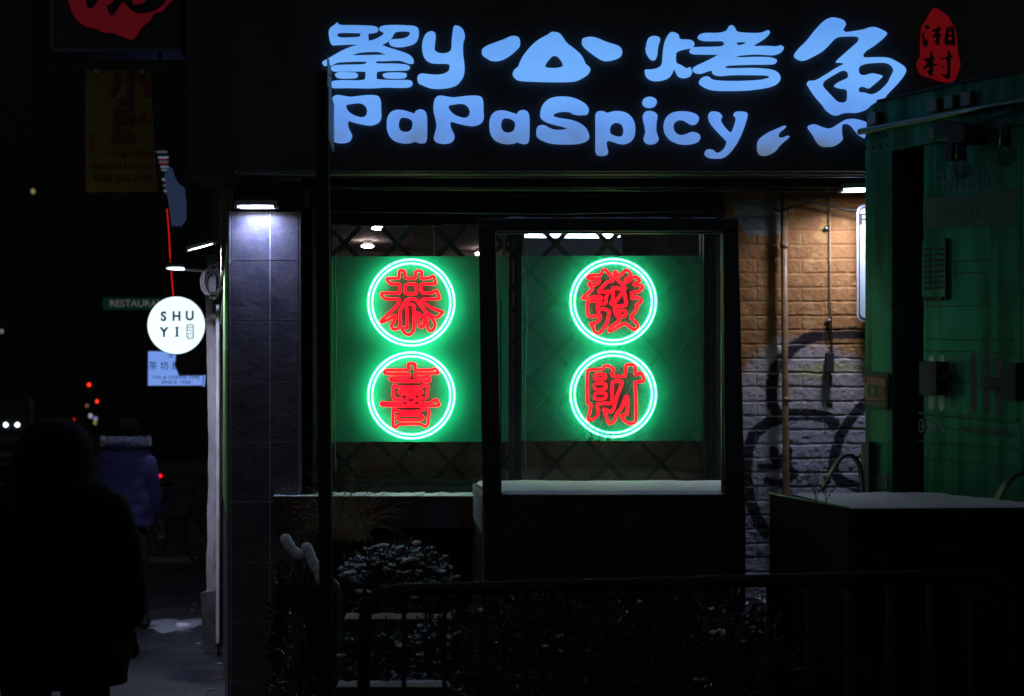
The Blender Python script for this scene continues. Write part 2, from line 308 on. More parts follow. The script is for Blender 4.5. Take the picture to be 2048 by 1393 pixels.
SEAL = [(395,55),(440,65),(540,130),(630,200),(670,290),(730,370),(755,480),(770,680),(785,820),(820,960),(815,1020),(780,1130),(740,1220),(680,1270),(580,1275),(400,1220),(180,1150),(125,1070),(108,970),(130,900),(175,850),(165,640),(180,500),(185,350),(250,275),(300,180),(350,85)]
seal = link('red_seal', plate([SEAL], *zH, SIGND, .006), sign, ME('red_lit', (.105, .0026, .004), .95))
SEAL_CH = [[(225,325),(300,340),(322,380),(300,405),(265,400),(250,360)], [(185,490),(240,430),(250,440),(215,500),(250,550),(265,590),(295,565),(285,660),(265,695),(230,680),(205,620),(215,560)],
  [(450,360),(475,355),(490,400),(525,408),(480,425),(478,480),(530,505),(500,525),(478,510),(485,650),(470,672),(430,640),(405,590),(430,590),(430,510),(385,545),(365,525),(430,440),(375,440),(355,410),(430,400)],
  [(590,390),(630,370),(690,350),(725,370),(730,500),(742,640),(720,670),(640,650),(600,660),(560,620),(555,580),(580,500)],
  [(345,765),(370,790),(380,850),(410,870),(375,905),(378,965),(410,975),(440,955),(430,1000),(380,990),(372,1160),(350,1175),(310,1140),(285,1090),(285,1055),(315,1090),(318,1000),(240,1060),(205,1040),(300,930),(240,920),(230,880),(330,870),(330,800)],
  [(640,735),(660,770),(665,830),(715,850),(665,865),(662,1050),(660,1200),(640,1225),(570,1190),(500,1130),(590,1150),(610,1130),(610,880),(520,890),(480,890),(520,870),(615,850),(620,770)], [(510,1015),(540,1010),(590,1025),(560,1035)]]
SEAL_HOLES = [[(630,405),(680,385),(685,400),(635,425)], [(625,450),(685,430),(690,480),(630,500)], [(625,530),(690,510),(690,580),(615,590)]]
INK = M('seal_ink', (.012, .008, .008), .6)
for i, c in enumerate(SEAL_CH):
    me = plate([c]+(SEAL_HOLES if i == 3 else []), *zH, SIGND-.012, .004, it=1); link('seal_stroke', me, seal, INK, shift=True)

# ------------------------------------------------------------------ neon boards in the window
GREEN = ME('green_neon', (.11, 1.0, .48), 15.5)
RED = ME('red_neon', (1.0, .003, .010), 5.0)
def glow_glass(name, col, st, clear):
    m = ME(name, col, st); n = m.node_tree; t = n.nodes.new('ShaderNodeBsdfTransparent'); mx = n.nodes.new('ShaderNodeMixShader'); mx.inputs[0].default_value = 1-clear
    o = [q for q in n.nodes if q.type == 'OUTPUT_MATERIAL'][0]; n.links.new(t.outputs[0], mx.inputs[1]); n.links.new(n.nodes['Emission'].outputs[0], mx.inputs[2]); n.links.new(mx.outputs[0], o.inputs[0]); return m
GGLASS = glow_glass('green_gas_glass', (.0, .8, .25), 1.2, .72)
ACRYL = MG('acrylic_sheet', (.065, .60, .43), .60, .25, .03)
ACRYL2 = MG('acrylic_sheet_clear', (.06, .66, .48), .34, .25, .03)
EDGE = ME('acrylic_edge_glow', (.004, .30, .10), .9)
CLEAR = MG('window_glass', (.02, .03, .03), .03, .02, .035)
CH1 = [[(515,225),(590,235),(600,260),(600,345),(740,350),(755,330),(760,240),(790,230),(855,245),(845,290),(835,335),(850,350),(950,345),(1000,315),(1025,310),(1055,410),(1045,425),(845,430),(835,450),(840,560),(990,565),(1050,525),(1075,530),(1105,625),(1105,645),(860,650),(845,670),(900,730),(1040,800),(1170,840),(1130,870),(1085,915),(1040,915),(940,870),(850,770),(770,660),(740,650),(640,650),(610,670),(540,790),(530,820),(535,1040),(500,1085),(440,1095),(400,1070),(400,1040),(440,980),(465,890),(450,885),(380,945),(270,985),(235,985),(260,960),(480,750),(515,690),(520,660),(500,650),(310,650),(260,600),(250,570),(270,560),(515,565),(525,550),(530,450),(515,432),(380,428),(330,360),(335,345),(500,345),(515,325)],
 [(600,430),(760,430),(770,450),(770,560),(755,570),(610,570),(600,550)], [(620,715),(660,710),(745,745),(730,800),(735,900),(740,1050),(725,1110),(690,1160),(650,1175),(600,1150),(560,1100),(550,1065),(630,1075),(635,1050),(635,900),(625,780)],
 [(755,850),(800,860),(870,920),(885,980),(880,1040),(840,1065),(805,1050),(800,960),(780,890)], [(885,860),(930,900),(1000,930),(1040,1000),(1040,1070),(990,1120),(950,1110),(930,1060),(925,980),(900,910)]]
CH2 = [[(655,225),(745,235),(755,255),(745,310),(760,325),(990,325),(1035,300),(1060,305),(1095,365),(1085,375),(770,375),(745,390),(745,420),(765,435),(890,435),(935,410),(950,420),(970,480),(955,492),(410,492),(380,450),(390,440),(640,435),(665,420),(665,390),(645,378),(300,385),(297,340),(320,325),(640,325),(660,305),(645,250)],
 [(430,560),(450,545),(500,580),(830,580),(890,540),(930,545),(950,575),(930,610),(925,720),(900,745),(850,745),(820,715),(810,750),(815,800),(830,810),(980,810),(1040,755),(1065,765),(1105,835),(1090,850),(260,850),(245,820),(260,800),(300,808),(540,812),(565,800),(570,765),(545,740),(500,745),(460,760),(430,755)],
 [(530,620),(840,620),(850,640),(840,675),(540,678),(510,650)], [(630,725),(740,725),(755,760),(740,790),(710,810),(640,810),(630,780)],
 [(425,880),(450,900),(500,935),(800,935),(850,910),(880,885),(930,905),(970,940),(945,980),(940,1110),(920,1150),(880,1155),(845,1115),(510,1115),(480,1160),(440,1170),(420,1140)], [(520,985),(850,985),(865,1020),(850,1055),(520,1060),(490,1040),(490,1005)]]
CH3 = [[(560,210),(590,230),(690,345),(690,375),(620,390),(540,460),(470,545),(500,545),(630,535),(645,545),(590,590),(585,700),(575,715),(470,715),(460,740),(465,825),(480,820),(500,795),(545,785),(640,830),(640,850),(620,890),(610,980),(570,1060),(490,1150),(440,1155),(415,1120),(395,1050),(345,1005),(400,1015),(470,970),(505,920),(500,880),(470,870),(420,905),(345,905),(315,880),(310,700),(335,680),(500,665),(520,640),(510,610),(450,615),(240,645),(240,625),(380,520),(385,490),(315,405),(420,440),(440,440),(515,355),(325,350),(310,320),(330,300),(500,295),(520,280),(545,220)],
 [(705,240),(730,250),(790,315),(870,220),(900,220),(965,290),(940,320),(870,360),(865,395),(910,400),(990,320),(1030,320),(1090,375),(1070,390),(990,430),(1010,440),(1150,455),(1060,550),(970,550),(960,570),(970,640),(990,640),(1050,615),(1105,660),(1100,700),(1020,735),(1050,760),(1030,810),(950,910),(960,930),(1050,1010),(1060,1060),(1020,1100),(970,1090),(880,1010),(840,1010),(650,1125),(625,1115),(640,1070),(780,970),(790,940),(735,880),(705,780),(720,755),(870,745),(885,720),(865,600),(855,550),(830,545),(740,670),(690,725),(665,720),(660,705),(690,650),(690,560),(680,490),(710,480),(840,510),(865,500),(860,470),(770,380),(705,280)],
 [(730,830),(830,810),(875,825),(880,870),(850,910),(810,900),(770,850)]]
CH4 = [[(310,345),(340,335),(540,330),(570,275),(600,270),(710,325),(690,380),(665,400),(690,435),(860,435),(875,415),(875,270),(900,260),(1000,262),(1015,280),(1015,410),(1030,415),(1080,375),(1110,390),(1150,480),(1140,510),(1020,510),(1010,540),(1030,800),(1030,1080),(1000,1120),(930,1130),(860,1090),(810,1020),(820,1005),(890,990),(900,960),(905,760),(890,720),(870,740),(830,880),(740,980),(730,1070),(650,1135),(620,1115),(590,1020),(565,940),(545,905),(665,965),(700,900),(740,740),(825,530),(815,505),(690,505),(680,530),(680,820),(670,830),(490,830),(455,845),(455,880),(485,960),(450,1020),(370,1080),(320,1085),(325,1050),(370,860),(355,840),(310,840)],
 [(430,400),(560,400),(580,430),(570,470),(430,475),(415,440)], [(430,535),(570,535),(590,580),(570,625),(430,625),(410,580)], [(430,680),(580,680),(590,720),(570,765),(420,765),(415,720)]]
NS = 190/1393
ND = 8.06                         # the tubes hang just behind the glass
def neon(parent, cx, cy, ro, ri, ox, oy, chars):
    for r_ in (ro, ri):
        c = P(cx, cy, ND); rr = r_*ND/F
        a0 = random.uniform(0, 6.28)
        ring = [c+Vector((rr*math.cos(a0+a), 0, rr*math.sin(a0+a))) for a in np.linspace(0, 2*math.pi-.02, 96)]
        t = MB().tube(ring, .0050, 8).build('green_ring', GREEN, parent, smooth=True)
        MB().tube(ring, .0100, 10).build('ring_glass', GGLASS, t, smooth=True)
    for lp in chars:
        pts = chaikin([P(ox+x*NS, oy+y*NS, ND+.026) for x, y in lp], 2)
        MB().tube(pts, .0068, 8, closed=True).build('red_tube', RED, parent, smooth=True)
    mb = MB()
    for k in range(5):                                # glass stand-offs on the sheet
        a = .6+k*1.26; p = P(cx, cy, ND)+Vector((ri*ND/F*math.cos(a), 0, ri*ND/F*math.sin(a))); mb.cyl(p+Vector((0, .004, 0)), .0035, .04, 8, 'y')
    mb.build('tube_support', CLEAR, parent)
def neon_board(label, x0, x1, y0, y1, sigs, sheet=None):
    d = ND+.05
    b = thing('neon_sign', label, 'neon sign', P((x0+x1)/2, y1, d), 'neon boards hanging in the window')
    MB().box(X(x0, d), X(x1, d), d+CAMY, d+CAMY+.005, Z(y1, d), Z(y0, d)).build('backing_sheet', sheet or ACRYL, b)
    for s_ in sigs: neon(b, *s_)
    for xx in (x0+9, x1-9):
        mb = MB(); z0 = Z(y0+10, d); x = X(xx, d); k = 0
        while z0 < 2.70:
            ring = [Vector((x+(.0045*math.cos(a) if k % 2 else 0), d+CAMY-.008+(0 if k % 2 else .0045*math.cos(a)), z0+.009+.009*math.sin(a))) for a in np.linspace(0, 2*math.pi, 8, endpoint=False)]
            mb.tube(ring, .0014, 5, closed=True); z0 += .0145; k += 1
        mb.build('hanging_chain', STEEL, b)
    ex = X(x0, d)-.0015; MB().box(ex-.0012, ex, d+CAMY, d+CAMY+.005, Z(y1, d), Z(y0, d)).build('sheet_edge', EDGE, b)    # self-glowing strip, painting the ring light reflected along this edge
    mb = MB()                                          # power lead
    mb.tube(chaikin([P(x0+6, y0-4, d-.02), P(x0+4, y0+40, d-.03), P(x0+10, y0+120, d-.02), P(x0+3, y1-60, d-.02), P(x0+7, y1+60, d-.02)], 2, False), .003, 6)
    mb.build('power_lead', M('lead', (.3, .32, .3), .4), b)
    return b
neon_board('neon board beside the signpost, its two green double rings round red Chinese characters', 665, 1017, 513, 884, [(822.5, 605.5, 86, 78.2, 728, 510, CH1), (822.5, 791.2, 86, 78.2, 728, 696, CH2)])
neon_board('neon board seen through the black timber frame, green double rings round jagged red Chinese characters', 1045, 1407, 512, 882, [(1226.4, 603.7, 85.3, 77.3, 1132, 510, CH3), (1226.5, 788.8, 85.3, 77.3, 1132, 694, CH4)], ACRYL2)
# ------------------------------------------------------------------ restaurant building
bld = thing('restaurant_building', 'corner restaurant building with tiled pillar, wide dark window and painted brick wall', 'building', (0, 0, 0))
MB().box(X(372, 7.7), 4.2, -.28, .09, 2.86, 9.5).box(X(400, 7.7), 4.2, .09, 6.5, 3.35, 9.5).build('upper_wall', SOOT, bld)
MB().box(X(470, 7.1), 4.2, -.47, -.28, 2.845, 2.86).box(-1.02, 1.06, -.02, .10, 2.715, 2.855).box(-1.02, 1.06, -.055, -.03, 2.795, 2.812).box(-1.02, 2.5, -.30, -.285, 2.80, 2.845).build('soffit', M('soffit_board', (.025, .027, .025), .7, var=.35, scale=6, bump=.3, bscale=25), bld)
MB().tube([(-1.02, -.08, 2.83), (2.4, -.08, 2.82)], .012, 8).tube([(-1.02, -.03, 2.722), (.2, -.03, 2.71), (1.05, -.03, 2.728)], .006, 6).tube([(-1.4, -.4, 2.835), (2.4, -.42, 2.835)], .004, 6).build('conduit', DULL, bld, smooth=True)
# window
FR = M('window_frame_grey', (.022, .026, .025), .5, .1, var=.2, scale=9)
fr = MB()
for x0, x1, d in ((603, 626, 7.97), (627, 636, 8.0), (1018, 1026, 7.99), (1028, 1036, 8.0), (1038, 1044, 7.99), (1408, 1416, 8.0), (1418, 1430, 7.99), (1432, 1448, 7.97)):
    fr.box(X(x0, d), X(x1, d), d+CAMY, d+CAMY+.07, 1.30, 2.72)
fr.box(X(603, 8), X(1448, 8), -.035, .03, 1.313, 1.345).box(X(603, 8), X(1448, 8), -.012, .035, 1.345, 1.375).box(X(636, 8), X(1408, 8), .0, .04, 2.66, 2.715).box(X(700, 8), X(885, 8), -.012, -.001, 2.651, 2.664)
wf = fr.build('window_frame', FR, bld)
MB().box(X(636, 8), X(1018, 8), .030, .034, 1.37, 2.66).build('window_pane', CLEAR, wf)
MB().box(X(1044, 8), X(1408, 8), .030, .034, 1.37, 2.66).build('window_pane', CLEAR, wf)
# dusty scratches on the outside of the glass
scr = MB()
for k in range(34):
    cx, cy = random.choice([(1230, 640), (1250, 860), (1180, 900), (1300, 700), (840, 880), (1280, 650)])
    x, y = random.gauss(cx, 70), random.gauss(cy, 60)
    if not 650 < x < 1395 or not 530 < y < 965: continue
    a = random.gauss(-.9, .7); l = random.uniform(8, 48); p = []
    for t in range(5): p.append(P(x+math.cos(a)*l*t/4+random.uniform(-1, 1), y+math.sin(a)*l*t/4+t*t*.3, 8.027))
    scr.tube(p, random.uniform(.0004, .0009), 4)
scr.build('glass_scratch', M('scratch', (.45, .5, .48), .4), wf)
# room behind
def W(d): return X(457, 7.7)-.19*(d-7.7)          # line of the side street's wall
rm = MB().box(-2.4, 2.6, 6.2, 6.3, -.1, 3.3).hexa([(W(8.4)+.08, .4, -.1), (W(14.2)+.08, 6.2, -.1), (W(14.2)+.15, 6.2, -.1), (W(8.4)+.15, .4, -.1)], [(W(8.4)+.08, .4, 3.3), (W(14.2)+.08, 6.2, 3.3), (W(14.2)+.15, 6.2, 3.3), (W(8.4)+.15, .4, 3.3)]).box(2.6, 2.7, .3, 6.2, -.1, 3.3).box(-1.2, 2.6, .1, 6.2, -.12, -.02)
rm.build('room_wall', M('room_paint', (.30, .22, .19), .7, var=.2, scale=2), bld)
MB().hexa([(-1.2, .1, 3.2), (2.6, .1, 3.2), (2.6, 6.2, 3.2), (-2.4, 6.2, 3.2)], [(-1.2, .1, 3.3), (2.6, .1, 3.3), (2.6, 6.2, 3.3), (-2.4, 6.2, 3.3)]).build('room_ceiling', M('ceiling_paint', (.30, .24, .25), .8, var=.1), bld)
MB().box(-1.5, .15, .5, .56, .2, 1.62).box(.2, 1.3, .8, .86, .1, 1.58).box(-.493, -.445, 1.0, 1.1, 1.0, 3.2).box(1.4, 1.5, 1.0, 1.1, 0, 3.2).build('room_panelling', M('dark_panelling', (.16, .105, .085), .5, var=.4, scale=5), bld)
MB().box(X(602, 7.7)+.002, X(627, 7.75), -.275, -.04, 1.315, 2.71).build('neon_shield', M('shield_black', (.010, .010, .011), .9, spec=.03), bld)  # added board keeping neon green off the pillar's side
# pillar with slate tiles
PX0, PX1, PXJ = X(457, 7.7), X(602, 7.7), X(539.5, 7.7)
TS = 120.3*7.7/F; z_top = Z(424, 7.7); zj0 = Z(522.5, 7.7)
pl = MB().box(PX0+.002, PX1-.002, -.297, .45, 0, z_top).build('tiled_pillar', M('grout', (.66, .66, .68), .8, bump=.2, bscale=120), bld)
def slate():
    m = M('slate_tile', (.145, .125, .115), .5, var=.0, bump=0); n = m.node_tree; b = n.nodes['Principled BSDF']
    tc = n.nodes['Texture Coordinate']
    def noise(sc, det, dist=0):
        t = n.nodes.new('ShaderNodeTexNoise'); t.inputs['Scale'].default_value = sc; t.inputs['Detail'].default_value = det; t.inputs['Distortion'].default_value = dist; n.links.new(tc.outputs['Object'], t.inputs[0]); return t
    a = noise(9, 8, .4); cr = n.nodes.new('ShaderNodeValToRGB'); n.links.new(a.outputs[0], cr.inputs[0])
    cr.color_ramp.elements[0].position = .3; cr.color_ramp.elements[0].color = (.065, .06, .07, 1); cr.color_ramp.elements[1].position = .7; cr.color_ramp.elements[1].color = (.145, .118, .108, 1)
    n.links.new(cr.outputs[0], b.inputs['Base Color'])
    r1 = noise(14, 10, .9); r2 = noise(70, 4); vo = n.nodes.new('ShaderNodeTexVoronoi'); vo.feature = 'DISTANCE_TO_EDGE'; vo.inputs['Scale'].default_value = 11
    r3 = noise(6, 3); mixv = n.nodes.new('ShaderNodeMix'); mixv.data_type = 'VECTOR'; mixv.inputs[0].default_value = .25
    n.links.new(tc.outputs['Object'], mixv.inputs[4]); n.links.new(r3.outputs['Color'], mixv.inputs[5]); n.links.new(mixv.outputs[1], vo.inputs[0])
    cr2 = n.nodes.new('ShaderNodeValToRGB'); n.links.new(vo.outputs['Distance'], cr2.inputs[0]); cr2.color_ramp.elements[1].position = .03
    m1 = n.nodes.new('ShaderNodeMath'); m1.operation = 'MULTIPLY_ADD'; n.links.new(r2.outputs[0], m1.inputs[0]); m1.inputs[1].default_value = .22; n.links.new(r1.outputs[0], m1.inputs[2])
    m2 = n.nodes.new('ShaderNodeMath'); m2.operation = 'MULTIPLY_ADD'; n.links.new(cr2.outputs[0], m2.inputs[0]); m2.inputs[1].default_value = .12; n.links.new(m1.outputs[0], m2.inputs[2])
    bp = n.nodes.new('ShaderNodeBump'); bp.inputs['Strength'].default_value = .4; bp.inputs['Distance'].default_value = .008; n.links.new(m2.outputs[0], bp.inputs['Height']); n.links.new(bp.outputs[0], b.inputs['Normal'])
    return m
tl = MB(); g = .0022
k = -1
while True:
    za = zj0-TS*k; zb = za-TS; k += 1
    za = min(za, z_top)
    if za < .02: break
    zb = max(zb, 0.01)
    for x0, x1 in ((PX0, X(460.5, 7.7)), (X(461.5, 7.7), PXJ-.0006), (PXJ+.0012, X(597, 7.7)), (X(598, 7.7), PX1)):
        tl.box(x0+g*.6, x1-g*.6, -.3005, -.296, zb+g, za-g)
    tl.box(PX0-.0025, PX0+.004, -.29, .44, zb+g, za-g)
tl.build('tile', slate(), pl, bevel=.0012)
# apron below the window with a snowy ledge, dark recess under it
AP = M('apron_render', (.12, .055, .028), .85, var=.35, scale=4, bump=.5, bscale=30, col2=(.06, .026, .018))
MB().box(X(545, 7.62), 1.05, -.36, -.02, Z(1057, 7.65), Z(993, 7.65)).build('apron_wall', AP, bld)
MB().box(X(545, 7.62), 1.05, -.05, .02, 0, Z(1057, 7.65)).build('base_wall', M('base_paint', (.06, .05, .05), .8, var=.4, scale=3), bld)
sn = MB(); xs = np.linspace(X(546, 7.62), 1.04, 90)
for a, b in zip(xs[:-1], xs[1:]):
    h = .002+.006*random.random(); z = Z(993, 7.65)
    sn.hexa([(a, -.358, z+.001), (b, -.358, z+.001), (b, -.04, z+.001), (a, -.04, z+.001)], [(a, -.35, z+h), (b, -.35, z+h), (b, -.06, z+h*1.2), (a, -.06, z+h*1.2)])
sn.build('ledge_snow', SNOW, bld)
# spray-painted grey arch on the apron
ar = [P(x, y, 7.637) for x, y in ((850, 1056), (845, 1030), (852, 1008), (880, 995), (905, 1008), (915, 1030), (918, 1056))]
MB().prism(ar, (0, .002, 0)).build('painted_patch', M('grey_paint', (.07, .075, .10), .8, var=.2), bld)

# painted brick wall: real relief on a fine grid, paint as colour
def vnoise(x, y, sc, seed, octs=4):
    out = np.zeros_like(x); amp = 1; tot = 0
    for o in range(octs):
        r = np.random.default_rng(seed+o); N = 256; gr = r.random((N, N))
        u = x*sc*2**o+37.3*o; v = y*sc*2**o+11.7*o; i = np.floor(u).astype(int); j = np.floor(v).astype(int); fu = u-i; fv = v-j
        fu = fu*fu*(3-2*fu); fv = fv*fv*(3-2*fv); i0 = i % N; i1 = (i+1) % N; j0 = j % N; j1 = (j+1) % N
        out += amp*((gr[i0, j0]*(1-fu)+gr[i1, j0]*fu)*(1-fv)+(gr[i0, j1]*(1-fu)+gr[i1, j1]*fu)*fv); tot += amp; amp *= .5
    return out/tot
def pdist(px, py, pts):
    d = np.full(px.shape, 1e9)
    for (ax, ay), (bx, by) in zip(pts[:-1], pts[1:]):
        vx, vy = bx-ax, by-ay; t = np.clip(((px-ax)*vx+(py-ay)*vy)/(vx*vx+vy*vy+1e-9), 0, 1)
        d = np.minimum(d, np.hypot(px-ax-t*vx, py-ay-t*vy))
    return d
def sm(a, b, x): t = np.clip((x-a)/(b-a), 0, 1); return t*t*(3-2*t)
def brick_wall():
    st = .0038; x0, x1, z0, z1 = X(1447, 8), X(1768, 8), .35, 2.86
    nx = int((x1-x0)/st)+1; nz = int((z1-z0)/st)+1
    gx, gz = np.meshgrid(np.linspace(x0, x1, nx), np.linspace(z0, z1, nz))
    px = 1024+gx*F/8; py = 850-(gz-CAMZ)*F/8
    wob = (vnoise(gx, gz, 9, 5)-.5)*.010; wob2 = (vnoise(gx, gz, 12, 77)-.5)*.012
    pitch = .0717; v = (2.700-gz+wob)/pitch; row = np.floor(v); fz = v-row
    u = (gx-1.457+wob2)/.2267+np.where(row % 2 == 1, .0, .5); fx = u-np.floor(u)
    dz = np.minimum(fz, 1-fz)*pitch; dx = np.minimum(fx, 1-fx)*.2267
    col_h = np.sin(row*12.9898+np.floor(u)*78.233)*43758.5453; rnd = col_h-np.floor(col_h)
    jw = .0035+.004*vnoise(gx, gz, 14, 31)
    rec = np.minimum(sm(jw*.3, jw*1.5, dz), .35+.65*sm(jw*.2, jw*1.3, dx))          # 0 in the joint, 1 on the brick
    rough = vnoise(gx, gz, 45, 11, 3)-.5; fine = vnoise(gx, gz, 110, 19, 2)-.5; big = vnoise(gx, gz, 10, 23, 3)-.5
    h = .0036*rec+rec*(.0050*rough+.0026*fine)+.004*big+.0022*(rnd-.5)*rec
    peel = sm(.52, .56, vnoise(gx, gz, 7, 41, 5)+np.where(px < 1545, .05, -.12)+np.where(py > 740, .03, -.2))
    h += peel*.0015
    # paint layers
    def c(r_, g_, b_): return np.array([r_, g_, b_])[:, None, None]
    n1 = vnoise(gx, gz, 6, 51, 5); n2 = vnoise(gx, gz, 22, 61, 4); n3 = vnoise(gx, gz, 70, 66, 3)
    colr = c(.41, .195, .072)*(.80+.4*n1)*(.88+.24*n2)*(.9+.18*rnd)
    colr = np.where(sm(.64, .7, n2)*.6 > .3, c(.50, .28, .10), colr)
    edge = np.interp(px, [1447, 1485, 1520, 1560, 1600, 1660, 1740], [760, 748, 706, 676, 683, 700, 716])+(n2-.5)*22
    low = sm(-16, 16, py-edge); tw = sm(900, 740, py); grey = (c(.49, .48, .56)*(1-tw)+c(.53, .44, .42)*tw)*(.8+.4*n1)
    yel = sm(.45, .6, vnoise(gx, gz*4, 5, 71))*sm(715, 730, py)*sm(790, 765, py)*sm(1565, 1610, px); grey = grey*(1-yel*.6)+c(.45, .42, .16)*yel*.6
    bare = sm(.55, .62, vnoise(gx, gz, 5, 81, 4))*sm(1545, 1530, px)*sm(760, 790, py)*sm(960, 900, py); grey = grey*(1-bare*.7)+c(.30, .17, .11)*bare*.7
    lil = sm(.5, .62, vnoise(gx, gz, 4, 91, 3))*sm(860, 930, py); grey = grey*(1-lil*.45)+c(.30, .30, .42)*lil*.45
    colr = colr*(1-low)+grey*low
    pe = np.interp(px, [1447, 1478, 1495, 1530, 1575], [350, 452, 470, 474, 466])+(n2-.5)*16
    patch = sm(3, -3, py-pe)*sm(1566, 1560, px)*sm(398, 405, py+(n1-.5)*20); colr = colr*(1-patch)+c(.36, .355, .34)*(.85+.3*n1)*patch
    def spray(pts, hw, soft=5, k=1.0):
        d = pdist(px, py, pts)+(n3-.5)*soft*1.6; return sm(hw+soft, hw-soft*.6, d)*k
    ink = np.zeros_like(px)
    for pts, hw, soft in (([(1760, 676), (1735, 671), (1700, 665), (1660, 668), (1620, 676), (1590, 692), (1566, 716), (1549, 742), (1543, 770), (1543, 800), (1550, 822), (1566, 836)], 11.5, 4.5),
        ([(1668, 850), (1655, 836), (1620, 829), (1580, 831), (1535, 846), (1508, 868), (1494, 905), (1491, 950), (1500, 1000), (1512, 1032), (1530, 1065)], 11.5, 2.5),
        ([(1760, 782), (1735, 802), (1706, 832), (1681, 870), (1669, 910), (1666, 940), (1680, 962), (1722, 978), (1745, 982)], 10, 2.5),
        ([(1548, 903), (1550, 918), (1572, 920), (1574, 902)], 10, 2), ([(1521, 934), (1565, 932)], 6.5, 3), ([(1535, 962), (1562, 972), (1590, 948), (1578, 938)], 7.5, 3), ([(1565, 965), (1572, 984)], 8, 3),
        ([(1659, 806), (1659, 810)], 6, 2), ([(1662, 752), (1661, 770)], 2.6, 1.5)):
        ink = np.maximum(ink, spray(pts, hw, soft))
    for x_, a_, b_ in ((1650, 850, 866), (1656, 852, 857), (1661, 852, 862), (1666, 850, 856), (1655, 808, 813), (1663, 808, 815), (1521, 936, 943), (1570, 932, 944)):
        ink = np.maximum(ink, spray([(x_, a_), (x_, b_)], 1.0, 1))
    ink *= .35+.65*sm(.2, .75, rec+.4*n3)
    colr = colr*(1-ink*.95)+c(.012, .013, .02)*ink*.95
    verts = np.stack([gx, -h, gz], -1).reshape(-1, 3)
    idx = np.arange(nx*nz).reshape(nz, nx); fa = np.stack([idx[:-1, :-1], idx[:-1, 1:], idx[1:, 1:], idx[1:, :-1]], -1).reshape(-1, 4)
    me = bpy.data.meshes.new('brick_wall'); me.vertices.add(len(verts)); me.vertices.foreach_set('co', verts.ravel())
    me.loops.add(fa.size); me.loops.foreach_set('vertex_index', fa.ravel().astype(np.int32)); me.polygons.add(len(fa))
    me.polygons.foreach_set('loop_start', np.arange(0, fa.size, 4, dtype=np.int32)); me.polygons.foreach_set('loop_total', np.full(len(fa), 4, np.int32)); me.update(calc_edges=True)
    at = me.color_attributes.new('paint', 'FLOAT_COLOR', 'POINT')
    at.data.foreach_set('color', np.concatenate([np.clip(colr, 0, 1).transpose(1, 2, 0).reshape(-1, 3), np.ones((nx*nz, 1))], 1).ravel().astype(np.float32))
    m = M('painted_brick', (.4, .2, .1), .75, spec=.12); n = m.node_tree; a = n.nodes.new('ShaderNodeAttribute'); a.attribute_name = 'paint'; n.links.new(a.outputs['Color'], n.nodes['Principled BSDF'].inputs['Base Color'])
    return link('brick_wall', me, bld, m, True)
brick_wall()
MB().box(X(1768, 8)+.001, 4.2, -.006, .3, 0, 2.86).box(X(1447, 8), X(1768, 8), .012, .3, 0, 2.86).box(X(1447, 8), X(1768, 8), -.03, .01, 0, .35).build('rear_brickwork', M('old_brick', (.28, .14, .07), .8, var=.3, scale=10, bump=.5), bld)

# fittings on the brick wall
PIPE = M('painted_pipe', (.34, .20, .10), .4, var=.3, scale=14)
t = MB().tube([(X(1568, 7.95), -.045, 2.82), (X(1570, 7.95), -.045, 2.0), (X(1574, 7.95), -.045, .9), (X(1575, 7.95), -.045, .35)], .0165, 14).cyl((X(1569, 7.95), -.045, Z(497, 7.95)), .021, .03, 14).cyl((X(1573, 7.95), -.045, Z(804, 7.95)), .021, .025, 14)
dp = t.build('downpipe', PIPE, smooth=True); prop(dp, 'thick vertical downpipe on the painted brick wall, orange above and grey below', 'pipe')
cd = thing('cable_conduit', 'thin straight cable run down the orange bricks into a small dark box', 'conduit', (X(1662, 7.97), 0, 1.9))
MB().tube([(X(1660, 7.97), -.022, 2.80), (X(1661.5, 7.97), -.022, 2.3), (X(1664.5, 7.97), -.022, Z(705, 7.97))], .0045, 8).build('tube', PIPE, cd, smooth=True)
MB().box(X(1653, 7.95), X(1668, 7.95), -.055, -.010, Z(745, 7.95), Z(706, 7.95)).build('junction_box', BLACK, cd, bevel=.004)
for y_ in (456, 641):
    MB().sphere((X(1654 if y_ < 500 else 1660, 7.96), -.018, Z(y_, 7.96)), .011, 10, 6).box(X(1652, 7.96), X(1664, 7.96), -.012, -.006, Z(y_+3, 7.96), Z(y_-1, 7.96)).build('clip', STEEL, cd, smooth=True)
wires = []
for k, (lab, pts, r_) in enumerate((
    ('black cable sagging under the soffit from the window head to the grey wall patch', [(1000, 372, 7.75), (1040, 362, 7.75), (1110, 358, 7.75), (1160, 372, 7.75), (1260, 382, 7.75), (1380, 384, 7.8), (1460, 376, 7.85), (1540, 362, 7.85)], .003),
    ('black cable loop drooping beside the top of the downpipe', [(1540, 362, 7.86), (1543, 392, 7.86), (1547, 404, 7.86), (1560, 398, 7.86), (1563, 378, 7.86)], .0045),
    ('long black cable swooping right across the top of the orange bricks to the white sign', [(1545, 418, 7.93), (1560, 424, 7.93), (1582, 414, 7.93), (1620, 405, 7.93), (1660, 412, 7.93), (1690, 420, 7.92), (1730, 422, 7.9), (1790, 418, 7.9)], .0048),
    ('thin black cable rising diagonally to the floodlight by the truck', [(1580, 395, 7.9), (1600, 404, 7.9), (1625, 404, 7.9), (1655, 376, 7.85), (1680, 362, 7.75)], .0035))):
    o = MB().tube(chaikin([P(*p) for p in pts], 3, False), r_, 6).build('cable', WIRE, smooth=True); prop(o, lab, 'cable', 'cables under the soffit')
